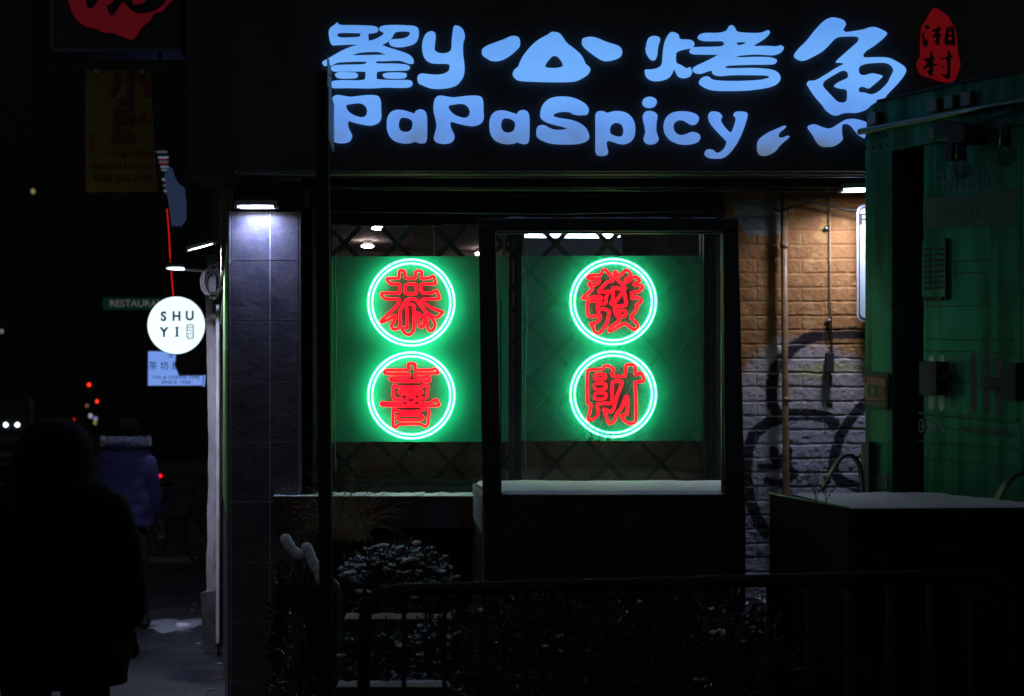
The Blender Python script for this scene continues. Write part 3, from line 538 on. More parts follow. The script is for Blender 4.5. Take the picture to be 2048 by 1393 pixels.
# wall lamps (their own light is built with them)
def flood(name, label, px, py, d, wdt, dep, yaw, tilt, power, group='floodlights under the sign', lens=LENS, spread=160, roll=0.0, colr=(.66, .71, 1.0), beam=None):
    t = thing(name, label, 'floodlight', P(px, py, d), group)
    M4 = Matrix.Translation(P(px, py, d)) @ Matrix.Rotation(yaw, 4, 'Z') @ Matrix.Rotation(tilt, 4, 'X') @ Matrix.Rotation(roll, 4, 'Y')
    def part(mb, nm, mat, bev=0):
        me = mb.mesh(nm); me.transform(M4)
        if bev:
            bm = bmesh.new(); bm.from_mesh(me); bmesh.ops.bevel(bm, geom=bm.edges[:], offset=bev, segments=2, affect='EDGES'); bm.to_mesh(me); bm.free()
        return link(nm, me, t, mat)
    h = wdt/2
    part(MB().box(-h, h, -dep/2, dep/2, .006, .030), 'lamp_body', HOUSING, .004)
    part(MB().box(-h*.8, h*.8, -dep*.4, dep*.4, .03, .05), 'heat_sink', GUN)
    part(MB().box(-h*1.04, -h*.86, -dep*.55, dep*.55, -.006, .006).box(h*.86, h*1.04, -dep*.55, dep*.55, -.006, .006).box(-h*.86, h*.86, dep*.45, dep*.55, -.006, .006), 'lamp_rim', HOUSING)
    part(MB().sphere((0, 0, .002), 1, 20, 8, (h*.84, dep*.42, .006)), 'lamp_lens', lens)
    part(MB().tube([(-h*.9, 0, .02), (-h*.9, 0, .07), (0, 0, .085), (h*.9, 0, .07), (h*.9, 0, .02)], .006, 6).box(-.02, .02, -.02, .02, .08, .11), 'bracket', GUN)
    ld = bpy.data.lights.new('lamp_beam', 'AREA'); ld.shape = 'RECTANGLE'; ld.size = wdt*.8; ld.size_y = dep*.75; ld.energy = power; ld.color = colr; ld.size, ld.size_y = beam or (ld.size, ld.size_y); ld.spread = R(spread)
    lo = bpy.data.objects.new('lamp_beam', ld); COL.objects.link(lo); lo.matrix_world = M4 @ Matrix.Translation((0, 0, -.022)); return t
flood('floodlight', 'lit floodlight fixed above the tiled pillar, washing its top tiles white', 513, 414.5, 7.625, .20, .06, 0, R(2), 4.4, spread=172, colr=(.36, .46, 1.0), beam=(.13, .035))
flood('floodlight', 'lit floodlight above the orange brick wall, half behind the truck corner', 1712, 381, 7.73, .155, .13, R(-6), R(4), 5.0, spread=150)
# ------------------------------------------------------------------ security gate behind the neon boards
ga = thing('folding_gate', 'dark diamond lattice gate closed behind the neon boards', 'security gate', (0, .28, 0))
mb = MB(); xa, xb, za, zb = -.99, 1.0, 1.34, 2.68
for sgn in (1, -1):
    k = -20
    for k in range(-20, 30):
        c0 = k*.275+(.07 if sgn > 0 else .11); pts = []
        # line: x*1 + sgn*z*0.96 = c0
        for z in (za, zb):
            pts.append((c0-sgn*z*.96+(1.9*sgn*.96), z))
        (xA, zA_), (xB, zB_) = pts
        def cl(xA, zA_, xB, zB_):
            t0, t1 = 0, 1; dx = xB-xA
            for lim, s_ in ((xa, 1), (xb, -1)):
                f0 = s_*(xA-lim); f1 = s_*(xB-lim)
                if f0 < 0 and f1 < 0: return None
                if f0 < 0: t0 = max(t0, f0/(f0-f1))
                elif f1 < 0: t1 = min(t1, f0/(f0-f1))
            if t0 >= t1: return None
            return (xA+dx*t0, zA_+(zB_-zA_)*t0, xA+dx*t1, zA_+(zB_-zA_)*t1)
        q = cl(xA, zA_, xB, zB_)
        if q and abs(q[0]-q[2]) > .03:
            y = .28+.012*sgn; a = Vector((q[0], y, q[1])); b = Vector((q[2], y, q[3])); d = (b-a).normalized(); s_ = d.cross(Vector((0, 1, 0)))*.0125; t_ = Vector((0, .004, 0))
            mb.hexa([a-s_-t_, b-s_-t_, b+s_-t_, a+s_-t_], [a-s_+t_, b-s_+t_, b+s_+t_, a+s_+t_])
mb.build('lattice_bar', M('gate_steel', (.010, .013, .012), .7, .0), ga)
mb = MB()
for x in (-.95, -.05, .03, .98, 1.0): mb.box(x, x+.018, .255, .305, 1.3, 2.70)
mb.build('gate_upright', GUN, ga)
# ------------------------------------------------------------------ lights inside
WARM = ME('ceiling_lamp_glow', (1, .86, .80), 40.0)
for px, py, wd, lab in ((757, 457, 27, 'round ceiling lamp inside, nearer and larger of the two above the neon rings'), (735, 493, 25, 'round ceiling lamp inside, lower and farther of the two above the neon rings'), (956, 508, 11, 'tiny yellowish ceiling lamp inside at the edge of the black timber frame')):
    d = (3.2-CAMZ-.05)*F/(850-py); p = P(px, py, d); r_ = wd*d/F/2
    if d > 14.0: d = 14.0; p = P(px, py, d); r_ = wd*d/F/2
    cl_ = thing('ceiling_lamp', lab, 'ceiling lamp', p, 'round ceiling lamps indoors')
    MB().cyl(p+Vector((0, 0, .008)), r_*.8, .05, 24).build('lamp_base', M('lamp_base', (.4, .35, .35), .5), cl_)
    MB().sphere(p, 1, 20, 8, (r_, r_, .011)).build('diffuser', WARM, cl_, smooth=True)
# long tube fixture behind the right board
d = 9.6; fl = thing('tube_light', 'long bluish white tube light hanging inside, seen through the top of the black timber frame', 'tube light', P(1140, 470, d))
MB().box(X(1045, d), X(1245, d), d+CAMY-.05, d+CAMY+.05, Z(465, d), Z(455, d)).build('fixture', M('fixture_white', (.4, .42, .45), .5), fl, bevel=.004)
MB().tube([P(1050, 472, d), P(1225, 473, d), P(1240, 473, d)], [.0105, .0105, .004], 12).tube([P(1050, 470, d+.06), P(1225, 470, d+.06)], .010, 10).build('tube', ME('tube_glow', (.70, .86, 1.0), 16.0), fl, smooth=True)
MB().tube([P(1060, 455, d), P(1060, 330, d)], .004, 5).tube([P(1230, 455, d), P(1230, 330, d)], .004, 5).build('hanger', STEEL, fl)
pd = MB().box(X(1046, 11), X(1245, 11), 3.0, 3.03, 1.9, Z(478, 11)).build('blue_board', M('blue_board', (.10, .15, .22), .5, var=.2, scale=3)); prop(pd, 'dull blue board standing inside under the tube light', 'board')

# ------------------------------------------------------------------ dining shed with black frame
sh = thing('dining_shed', 'black timber outdoor dining box with a window-like frame and thick snow on its deep sill', 'dining shed', (X(1226, 6.35), -1.65, 0))
dF, dB = 6.35, 7.72
TIM = M('black_timber', (.020, .019, .021), .5, var=.35, scale=7, bump=.35, bscale=14)
zt = Z(990, dF); zb_ = 1.365
fl_, fr_, bl_, br_ = X(966, dF), X(1491, dF), X(947.5, dB), X(1448, dB)
mb = MB(); yF, yB = dF+CAMY, dB+CAMY
mb.hexa([(fl_, yF, 0), (fr_, yF, 0), (br_+.1, yB, 0), (bl_, yB, 0)], [(fl_, yF, zt), (fr_, yF, zt), (br_+.1, yB, zb_), (bl_, yB, zb_)])
mb.build('half_wall', TIM, sh, bevel=.004)
MB().hexa([(fl_-.004, yF+.03, zt-.16), (bl_-.004, yB-.03, zb_-.16), (bl_-.004, yB-.03, zb_-.005), (fl_-.004, yF+.03, zt-.005)], [(fl_+.01, yF+.03, zt-.16), (bl_+.01, yB-.03, zb_-.16), (bl_+.01, yB-.03, zb_-.005), (fl_+.01, yF+.03, zt-.005)]).build('lit_side_strip', M('lit_side_tone', (.30, .34, .33), .7, var=.35, scale=15), sh)  # pale strip puts the light on this side face into its colour
MB().box(fl_-.004, fl_+.006, yF-.004, yF+.01, 0, zt-.05).box(bl_-.006, bl_+.006, yB-.012, yB, .2, zb_).build('corner_trim', M('worn_edge', (.22, .22, .20), .6, var=.4, scale=20), sh)
def post(px0t, px1t, px0b, px1b, pyt, pyb, d0, d1):
    a = [(X(px0b, d0), d0+CAMY, Z(pyb, d0)), (X(px1b, d0), d0+CAMY, Z(pyb, d0)), (X(px1b, d0), d1+CAMY, Z(pyb, d0)), (X(px0b, d0), d1+CAMY, Z(pyb, d0))]
    b = [(X(px0t, d0), d0+CAMY, Z(pyt, d0)), (X(px1t, d0), d0+CAMY, Z(pyt, d0)), (X(px1t, d0), d1+CAMY, Z(pyt, d0)), (X(px0t, d0), d1+CAMY, Z(pyt, d0))]
    return MB().hexa(a, b)
post(957, 991, 965, 1003, 461, 991, 6.34, 6.42).build('frame_post', TIM, sh, bevel=.004)
post(1446, 1477, 1450, 1490, 461, 991, 6.34, 6.42).build('frame_post', TIM, sh, bevel=.004)
MB().hexa([(X(956, 6.33), -1.67, Z(462, 6.33)), (X(1478, 6.33), -1.67, Z(462, 6.33)), (X(1478, 6.33), -1.55, Z(462, 6.33)), (X(956, 6.33), -1.55, Z(462, 6.33))], [(X(957, 6.33), -1.67, Z(436, 6.33)), (X(1477, 6.33), -1.67, Z(437, 6.33)), (X(1477, 6.33), -1.55, Z(437, 6.33)), (X(957, 6.33), -1.55, Z(436, 6.33))]).build('frame_beam', TIM, sh, bevel=.008)
MB().box(X(990, 6.37), X(1448, 6.37), -1.63, -1.615, Z(467, 6.37), Z(462, 6.37)).box(X(1443, 6.37), X(1449, 6.37), -1.63, -1.61, Z(985, 6.37), Z(462, 6.37)).box(X(1000, 6.37), X(1003, 6.37), -1.63, -1.61, Z(985, 6.37), Z(600, 6.37)).build('frame_bead', M('bead', (.10, .13, .08), .5), sh)
def snow_sheet(quad, h, nx, ny, seed, edge=.02, name='snow', parent=None, lump=.012):
    """a soft, slightly lumpy layer over a quad given as (front-left, front-right, back-right, back-left)"""
    a, b, c_, d_ = [Vector(q) for q in quad]; vs = []; fs = []
    U, V = np.meshgrid(np.linspace(0, 1, nx), np.linspace(0, 1, ny)); nz_ = vnoise(U*5, V*3, 2.0, seed, 5)-.5; nz2 = vnoise(U*(b-a).length, V*(d_-a).length, 28, seed+3, 3)-.5
    for j in range(ny):
        for i in range(nx):
            u, v = U[j, i], V[j, i]; p = (a*(1-u)+b*u)*(1-v)+(d_*(1-u)+c_*u)*v
            e = min(u, 1-u)*(b-a).length; f_ = min(v, 1-v)*(d_-a).length; k_ = min(1, min(e, f_)/edge); k_ = math.sqrt(max(0, 1-(1-k_)**2))
            vs.append(p+Vector((0, 0, .001+(h+lump*nz_[j, i]+lump*.35*nz2[j, i])*k_)))
    for j in range(ny-1):
        for i in range(nx-1): q = j*nx+i; fs.append((q, q+1, q+nx+1, q+nx))
    return MB().add(vs, fs).build(name, SNOW, parent, smooth=True)
snow_sheet([(fl_+.05, yF+.02, zt), (fr_-.06, yF+.02, zt), (br_+.08, yB-.01, zb_), (bl_+.01, yB-.01, zb_)], .015, 90, 40, 3, .03, 'sill_snow', sh, .007)
snow_sheet([(X(1010, 6.33), -1.665, Z(436.6, 6.33)), (X(1440, 6.33), -1.665, Z(436.6, 6.33)), (X(1440, 6.33), -1.56, Z(436.6, 6.33)), (X(1010, 6.33), -1.56, Z(436.6, 6.33))], .004, 60, 6, 8, .03, 'beam_snow', sh, .012)
MB().box(X(992, 6.4), X(1447, 6.4), -1.602, -1.599, Z(984, 6.4), Z(462, 6.4)).build('plastic_pane', MG('clear_plastic', (.3, .34, .33), .02, .12, .02), sh)

# bare twigs in the sill snow
def twigs(base, h, n, seed, r0, name, label, mat, parent=None, spread=.5, cat='dry plant'):
    r = random.Random(seed); mb = MB()
    def br(p, d, l, rad, lev):
        pts = [p]; q = p.copy(); dd = d.copy()
        for i in range(5):
            dd = (dd+Vector((r.uniform(-.12, .12), r.uniform(-.12, .12), r.uniform(-.02, .12)))).normalized(); q = q+dd*l/5; pts.append(q.copy())
        mb.tube(pts, [rad*(1-.13*i) for i in range(6)], 4 if lev else 5)
        if lev < 2:
            for i in range(1+lev, 6):
                for _ in range(1 if lev or i % 2 else 2):
                    s_ = r.choice((-1, 1)); nd = (dd+Vector((s_*r.uniform(.4, 1.0), r.uniform(-.6, .6), r.uniform(-.1, .5)))*spread*1.6).normalized()
                    br(pts[i], nd, l*r.uniform(.35, .6), rad*.55, lev+1)
        else:
            for i in range(1, 6):
                if r.random() < .5: mb.sphere(pts[i]+Vector((r.uniform(-.004, .004), 0, .002)), r.uniform(.0016, .0032), 5, 4)
    for k in range(n):
        br(Vector(base)+Vector((r.uniform(-.02, .02), 0, 0)), Vector((r.uniform(-.3, .3), r.uniform(-.2, .2), 1)).normalized(), h*r.uniform(.6, 1), r0, 0)
    o = mb.build(name, mat, parent, smooth=True); return prop(o, label, cat) if label else o
TW = M('dry_twig', (.045, .035, .025), .8)
twigs(P(1180, 958, 7.3), .36, 2, 5, .0026, 'dry_twigs', 'bare black twigs on the snowy sill in front of the lower right neon ring', TW)
twigs(P(1215, 956, 7.2), .20, 2, 9, .0015, 'dry_twigs', 'small faint spray of dry seed stalks beside the bare black twigs', M('pale_twig', (.14, .13, .10), .8))

# feathery dry grass by the signpost
gm = MB(); r = random.Random(4)
for k in range(190):
    b = P(700+r.gauss(0, 22), 1075+r.uniform(-5, 12), 7.0+r.uniform(-.12, .12)); a = r.gauss(-.35, .75); l = r.uniform(.18, .36); pts = []
    for i in range(8):
        t_ = i/7; pts.append(b+Vector((math.sin(a*(.5+.9*t_))*l*t_, r.uniform(-.002, .002), math.cos(a*(.4+1.2*t_))*l*t_)))
    gm.tube(pts, [.0011*(1-.1*i) for i in range(8)], 3)
    for i in (4, 5, 6, 7): gm.leaf(pts[i], (math.sin(a*2)+r.uniform(-.8, .8), r.uniform(-.5, .5), r.uniform(-.4, .5)), (0, 1, 0), .022, .0018)
prop(gm.build('grass_clump', M('straw', (.22, .15, .07), .85)), 'wispy tan dry grass leaning over the snowy ledge beside the perforated signpost', 'dry grass', kind='thing')

# ------------------------------------------------------------------ planters, shrubs
LEAF = M('dark_leaf', (.035, .062, .028), .42, var=.5, scale=30)
LEAF2 = M('ivy_leaf', (.028, .05, .026), .35, var=.5, scale=40)
STEM = M('shrub_stem', (.06, .04, .025), .8)
def planter(x0, x1, y0, y1, h, label, seed, snowh=.02):
    t_ = thing('planter', label, 'planter', ((x0+x1)/2, (y0+y1)/2, 0), 'tiered timber planters')
    mb = MB(); n_ = 3
    for i in range(n_):
        a = h*i/n_+.004; b = h*(i+1)/n_-.004; mb.box(x0, x1, y0, y0+.03, a, b).box(x0, x1, y1-.03, y1, a, b).box(x0, x0+.03, y0+.03, y1-.03, a, b).box(x1-.03, x1, y0+.03, y1-.03, a, b)
    mb.build('planter_box', TIM, t_, bevel=.004)
    MB().box(x0+.02, x1-.02, y0+.02, y1-.02, .02, h-.05).build('soil', M('soil', (.03, .022, .016), .95, bump=.6), t_)
    snow_sheet([(x0+.002, y0+.001, h), (x1-.002, y0+.001, h), (x1-.002, y0+.034, h), (x0+.002, y0+.034, h)], snowh, 60, 6, seed, .015, 'rim_snow', t_, .02)
    for k in range(4):
        cx = random.uniform(x0+.15, x1-.2); snow_sheet([(cx, y0+.05, h-.05), (cx+.18, y0+.06, h-.05), (cx+.16, y1-.05, h-.04), (cx+.01, y1-.06, h-.04)], .03, 14, 10, seed+k, .05, 'soil_snow', t_, .05)
    return t_
def shrub(name, label, cat, c, rad, n, leafl, mat, snow=0, seed=1, group=None, base=None, shell=.35):
    r = random.Random(seed); c = Vector(c); t_ = thing(name, label, cat, base or (c.x, c.y, c.z-rad[2]), group)
    mb = MB(); sp = []
    for k in range(n):
        v = Vector((r.gauss(0, 1), r.gauss(0, 1), r.gauss(0, 1))).normalized(); q = (shell+(1-shell)*r.random()**.5)*(1+.07*math.sin(5*v.x+3*v.z+seed)+.09*math.sin(13*v.y+11*v.x)); v.z = math.copysign(abs(v.z)**.7, v.z); v.x = math.copysign(abs(v.x)**.85, v.x); p = c+Vector((v.x*rad[0], v.y*rad[1], v.z*rad[2]))*q
        d = (v+Vector((r.uniform(-.8, .8), r.uniform(-.8, .8), r.uniform(-.3, .9)))).normalized()
        mb.leaf(p, d, (r.uniform(-1, 1), r.uniform(-1, 1), 1), leafl*r.choice((.45, .7, 1, 1.3, 1.7)), leafl*r.uniform(.35, .55))
        if v.z > -.15 and q > .8: sp.append(p)
    t_['kind'] = 'thing'; mb.build('foliage', mat, t_)
    mb = MB()
    for k in range(14):
        v = Vector((r.uniform(-.8, .8), r.uniform(-.7, .7), r.uniform(.1, .8))); b = Vector(t_.location); mb.tube([b, b*.5+(c+Vector((v.x*rad[0], v.y*rad[1], 0)))*.5, c+Vector((v.x*rad[0], v.y*rad[1], v.z*rad[2]))*.9], [.006, .004, .002], 5)
    mb.build('stem', STEM, t_)
    if snow:
        r.shuffle(sp); mb = MB()
        for p in sp[:snow]:
            s_ = r.uniform(.006, .017)
            for j in range(r.randint(1, 4)): mb.sphere(p+Vector((r.uniform(-1, 1)*s_*1.5, r.uniform(-1, 1)*s_, .004+j*.002)), s_*r.uniform(.6, 1), 8, 5, (1.25, 1.1, .62), .18)
        mb.build('snow_clump', SNOW, t_, smooth=True)
    return t_
planter(X(686, 6.55), X(905, 6.55), -1.42, -.95, Z(1239, 6.58), 'upper tier black timber planter under the snowy rounded bush', 21)
planter(X(672, 6.0), X(905, 6.0), -2.0, -1.5, Z(1375, 6.0), 'lower tier black timber planter behind the crowd barrier with a snow-lined rim', 33)
shrub('snowy_bush', 'rounded evergreen bush dotted with clumps of snow between the signpost and the dining shed', 'shrub', P(798, 1172, 6.82), (.225, .22, .17), 5200, .026, LEAF, 270, 11, base=(X(798, 6.82), -1.18, .75))
shrub('planter_plant', 'low leafy plant with snow in the lower planter, close to the signpost', 'plant', P(750, 1330, 6.25), (.16, .14, .14), 900, .04, LEAF, 26, 12, 'small plants in the planters', base=(X(750, 6.25), -1.75, .6))
shrub('planter_plant', 'low leafy plant with snow beside the dining shed in the lower tier planter', 'plant', P(880, 1330, 6.25), (.11, .14, .18), 900, .035, LEAF, 40, 13, 'small plants in the planters', base=(X(880, 6.25), -1.75, .6))
shrub('ivy_column', 'tall narrow column of dark glossy ivy in front of the tiled pillar', 'ivy', (X(596, 6.7), -1.3, .60), (.125, .12, .47), 4200, .028, LEAF2, 0, 14, base=(X(596, 6.7), -1.3, .02), shell=.55)
shrub('dark_hedge', 'low dark hedge along the foot of the dining shed behind the barrier', 'hedge', (X(1225, 5.7), -2.3, .66), (.62, .22, .40), 7000, .035, LEAF2, 14, 15, base=(X(1225, 5.7), -2.3, .02), shell=.5)
shrub('wall_weed', 'small weedy plant with snow in the gap below the brick wall', 'plant', P(1518, 1225, 7.4), (.06, .05, .07), 160, .02, LEAF, 20, 16, base=(X(1518, 7.4), -.6, .62))
pb = MB().box(X(1480, 7.5), X(1560, 7.5), -.75, -.4, .0, .70).build('stone_block', M('stone_block', (.10, .10, .11), .8, bump=.4)); prop(pb, 'low dark stone block in the gap between the dining shed and the snowy box', 'block')
# snow-capped handles above the ivy
for k, (lab, pts, c2) in enumerate((('snow-capped slanting grey rail, the upper of two above the ivy', [(571, 1079), (578, 1092), (588, 1104), (598, 1110)], (.12, .12, .13)), ('snow-capped slanting red rail running down behind the signpost', [(613, 1096), (620, 1112), (630, 1134), (641, 1156), (652, 1178)], (.45, .03, .03)))):
    t_ = thing('slanted_rail', lab, 'rail', P(*pts[-1], 6.5), 'snow-capped rails')
    pp = chaikin([P(x, y+6, 6.5) for x, y in pts], 2, False); MB().tube(pp, .013, 8).build('bar', M('rail_paint', c2, .4), t_, smooth=True)
    mb = MB(); pn = chaikin([P(x, y, 6.5) for x, y in pts], 3, False)
    for p in pn: mb.sphere(p, .021+random.uniform(-.002, .003), 10, 7, (1, 1, 1), .08)
    mb.build('snow_cap', SNOW, t_, smooth=True)
    MB().tube([pp[-1], (pp[-1].x+.01, pp[-1].y, .03)], .012, 8).build('leg', BLACK, t_)

# ------------------------------------------------------------------ perforated signpost with edge-on plates
sp_ = thing('sign_post', 'perforated square steel signpost with two street signs seen edge-on at its top', 'sign post', (X(651, 5.6), 5.6+CAMY, 0))
def perf_post():
    d = 5.6; wd = .0445; pitch = .0254; nseg = int(Z(131, d)/pitch); mb = MB(); hr = .0048
    def xc(z): return X(np.interp(z, [Z(1393, d), Z(520, d), Z(130, d)], [652.5, 645.8, 643]), d)
    y0 = d+CAMY; hw = wd/2
    for s_, yy in ((1, y0), (-1, y0+wd)):
        for i in range(nseg):
            zc = i*pitch+pitch/2; c = xc(zc); sq = []; ho = []
            for k in range(8):
                a = 2*math.pi*(k+.5)/8; ho.append((c+hr*math.cos(a), yy, zc+hr*math.sin(a)))
            z0, z1 = zc-pitch/2, zc+pitch/2; c0, c1 = xc(z0), xc(z1)
            sq = [(c1+hw, yy, zc+.0001), (c1+hw, yy, z1), (c1-hw, yy, z1), (c-hw, yy, zc), (c0-hw, yy, z0), (c0+hw, yy, z0)]
            vs = [(c+hw, yy, z0+pitch*.7), (c1+hw, yy, z1), (c1-hw, yy, z1), (c-hw, yy, z0+pitch*.7), (c-hw, yy, z0+pitch*.3), (c0-hw, yy, z0), (c0+hw, yy, z0), (c+hw, yy, z0+pitch*.3)]
            fs = [(k, (k+1) % 8, 8+(k+1) % 8, 8+k) if s_ < 0 else (k, 8+k, 8+(k+1) % 8, (k+1) % 8) for k in range(8)]
            mb.add(vs+ho, fs)
    z0, z1 = 0, nseg*pitch
    for s_ in (-1, 1):
        zz = np.linspace(z0, z1, 30)
        for a, b in zip(zz[:-1], zz[1:]): mb.add([(xc(a)+s_*hw, y0, a), (xc(b)+s_*hw, y0, b), (xc(b)+s_*hw, y0+wd, b), (xc(a)+s_*hw, y0+wd, a)], [(0, 1, 2, 3)])
    return mb
perf_post().build('pole', M('post_steel', (.022, .022, .024), .7, .0, spec=.1, var=.3, scale=10), sp_)
PLT = M('plate_back', (.35, .37, .38), .4, .3, var=.25, scale=20)
for (px, py0, py1, wd_, ang) in ((657.5, 126, 188, .30, 4.0), (661, 190, 289, .30, 3.0)):
    d = 5.62; mb = MB(); z0, z1 = Z(py1, d), Z(py0, d); mb.box(-.0016, .0016, -wd_/2, wd_/2, 0, z1-z0); me = mb.mesh('sign_plate')
    me.transform(Matrix.Translation((X(px, d), d+CAMY+.02, z0)) @ Matrix.Rotation(R(ang), 4, 'Z')); link('sign_plate', me, sp_, PLT)
MB().box(X(640, 5.62), X(662, 5.62), -2.375, -2.37, Z(150, 5.6), Z(146, 5.6)).box(X(640, 5.62), X(664, 5.62), -2.375, -2.37, Z(240, 5.6), Z(236, 5.6)).build('bolt_strap', STEEL, sp_)

# ------------------------------------------------------------------ crowd barriers
def barrier(label, pxl, pxr, pyl, pyr, d, zbot=.12):
    xl, xr = X(pxl, d), X(pxr, d); zl, zr = Z(pyl, d), Z(pyr, d); y = d+CAMY
    b = thing('crowd_barrier', label, 'barrier', ((xl+xr)/2, y, 0), 'steel crowd barriers')
    fr_ = [(xl, y, zbot), (xl, y, zl-.10), (xl+.012, y, zl-.045), (xl+.045, y, zl-.012), (xl+.10, y, zl), (xr-.10, y, zr), (xr-.045, y, zr-.012), (xr-.012, y, zr-.045), (xr, y, zr-.10), (xr, y, zbot)]
    BS = M('barrier_steel', (.012, .012, .011), .6, .0, spec=.15, var=.3, scale=20)
    MB().tube(fr_, .019, 10).tube([(xl, y, zbot+.02), (xr, y, zbot+.02)], .015, 8).build('barrier_frame', BS, b, smooth=True)
    n_ = max(1, int((xr-xl)/.115))
    for i in range(1, n_):
        x = xl+(xr-xl)*i/n_; MB().tube([(x, y, zbot+.02), (x, y, zl+(zr-zl)*i/n_)], .0075, 6).build('upright', BS, b, smooth=True)
    for x in (xl+.15, xr-.15): MB().tube([(x, y-.28, .015), (x, y-.02, zbot+.01), (x, y+.28, .015)], .014, 8).build('foot', BS, b, smooth=True)
barrier('long steel crowd barrier in front of the dining shed and the snowy box', 727, 2022, 1181, 1151, 4.6)
bt = thing('bent_rail', 'short rounded end of a second barrier poking out beside the signpost', 'barrier', (X(672, 6.2), 6.2+CAMY, 0))
MB().tube(chaikin([P(655, 1160, 6.2), P(668, 1163, 6.2), P(676, 1176, 6.2), P(680, 1200, 6.2), P(681, 1300, 6.2), (X(682, 6.2), -1.8, .02)], 2, False), .012, 8).build('tube', M('green_steel', (.12, .16, .14), .35, .5), bt, smooth=True)

# ------------------------------------------------------------------ snowy box on the right and strap hoops
bx = thing('utility_box', 'waist-high dark box with a sheet of snow on top, beside the truck', 'box', (1.4, -2.4, 0))
zt = 1.375
A_, B_, C_, D_ = (X(1539, 6.28), 6.28+CAMY), (X(1697, 5.2), 5.2+CAMY), (1.83, 5.28+CAMY), (1.66, 6.25+CAMY)
MB().hexa([(*A_, .02), (*B_, .02), (*C_, .02), (*D_, .02)], [(*A_, zt), (*B_, zt), (*C_, zt), (*D_, zt)]).build('box_body', M('green_black', (.012, .015, .013), .8, spec=.05, var=.3, scale=6), bx, bevel=.006)
def lerp(p, q, t): return (p[0]+(q[0]-p[0])*t, p[1]+(q[1]-p[1])*t)
snow_sheet([(*lerp(B_, C_, .01), zt), (*lerp(C_, B_, .02), zt), (*lerp(D_, A_, .02), zt), (*lerp(lerp(A_, D_, .14), B_, .05), zt)], .010, 60, 60, 55, .06, 'top_snow', bx, .014)
MB().tube([(*B_, zt+.002), (*A_, zt+.002)], .005, 6).build('metal_edge', M('edge_metal', (.10, .12, .11), .5, .2), bx)
twigs((*lerp(A_, B_, .72), zt), .10, 2, 31, .002, 'dry_twigs', 'little dead weed stalks leaning on the front edge of the snowy box', TW)
GP = M('strap_green', (.06, .13, .085), .45, .2, var=.3)
def strap(label, pts, d0, d1, wd_, th):
    t_ = MB(); pp = chaikin([P(x, y, d0+(d1-d0)*i/(len(pts)-1)) for i, (x, y) in enumerate(pts)], 3, False); off = Vector((0, wd_, 0))
    for a, b in zip(pp[:-1], pp[1:]):
        n_ = (b-a).cross(Vector((0, 1, 0))).normalized()*th
        t_.hexa([a, b, b+off, a+off], [a+n_, b+n_, b+n_+off, a+n_+off])
    o = t_.build('metal_hoop', GP); prop(o, label, 'hoop', 'bent metal hoops')
strap('small bent metal strap hoop behind the snowy box, in front of the graffiti', [(1647, 984), (1664, 952), (1682, 922), (1694, 912), (1708, 913), (1719, 930), (1724, 955), (1725, 984)], 6.6, 6.75, .06, .010)
strap('larger dark strap hoop in front of the truck side', [(1962, 1090), (1985, 1040), (2010, 990), (2026, 962), (2044, 950), (2064, 960), (2080, 1000), (2084, 1090)], 5.6, 5.8, .06, .014)
# ------------------------------------------------------------------ box truck at the right
TO = Vector((X(1730, 7.0), -1.0, 0)); TE = Vector((.5, -.8660254, 0)); TN = Vector((-.8660254, -.5, 0))
def tuz(px, py, off=0.0):
    k = (px-1024)/F; r_ = Vector((k, 1, 0)); c0 = Vector((0, CAMY, 0)); o = TO+TN*off
    t_ = (o-c0).dot(TN)/r_.dot(TN); p = c0+r_*t_; return ((p-o).dot(TE), CAMZ+(850-py)*t_/F)
def tp(u, z, off=0.0): return TO+TE*u+TN*off+Vector((0, 0, z))
def tq(mb, px, o0, o1):
    """pixel polygon laid on the truck's side (offset o1 outwards) and given the thickness o1-o0"""
    pts = [tp(*tuz(x, y, o1), o1) for x, y in px]; return mb.prism(pts, TN*(o0-o1))
def tr(mb, x0, x1, y0, y1, o0, o1): return tq(mb, [(x0, y0), (x1, y0), (x1, y1), (x0, y1)], o0, o1)
def tb(mb, u0, u1, z0, z1, o0, o1): return mb.hexa([tp(u0, z0, o0), tp(u1, z0, o0), tp(u1, z0, o1), tp(u0, z0, o1)], [tp(u0, z1, o0), tp(u1, z1, o0), tp(u1, z1, o1), tp(u0, z1, o1)])
trk = thing('box_truck', 'grey box truck by the brick wall, neon green light on its side and plate', 'truck', tuple(tp(2, 0, -1.1)))
TP = M('truck_green_tint', (.036, .22, .125), .36, .55, var=.12, scale=5, bump=.08, bscale=6)  # neon green light put into the grey truck's base colour, skin included
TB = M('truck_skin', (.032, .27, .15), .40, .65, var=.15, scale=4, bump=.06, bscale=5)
TK = M('truck_black', (.015, .016, .016), .5)
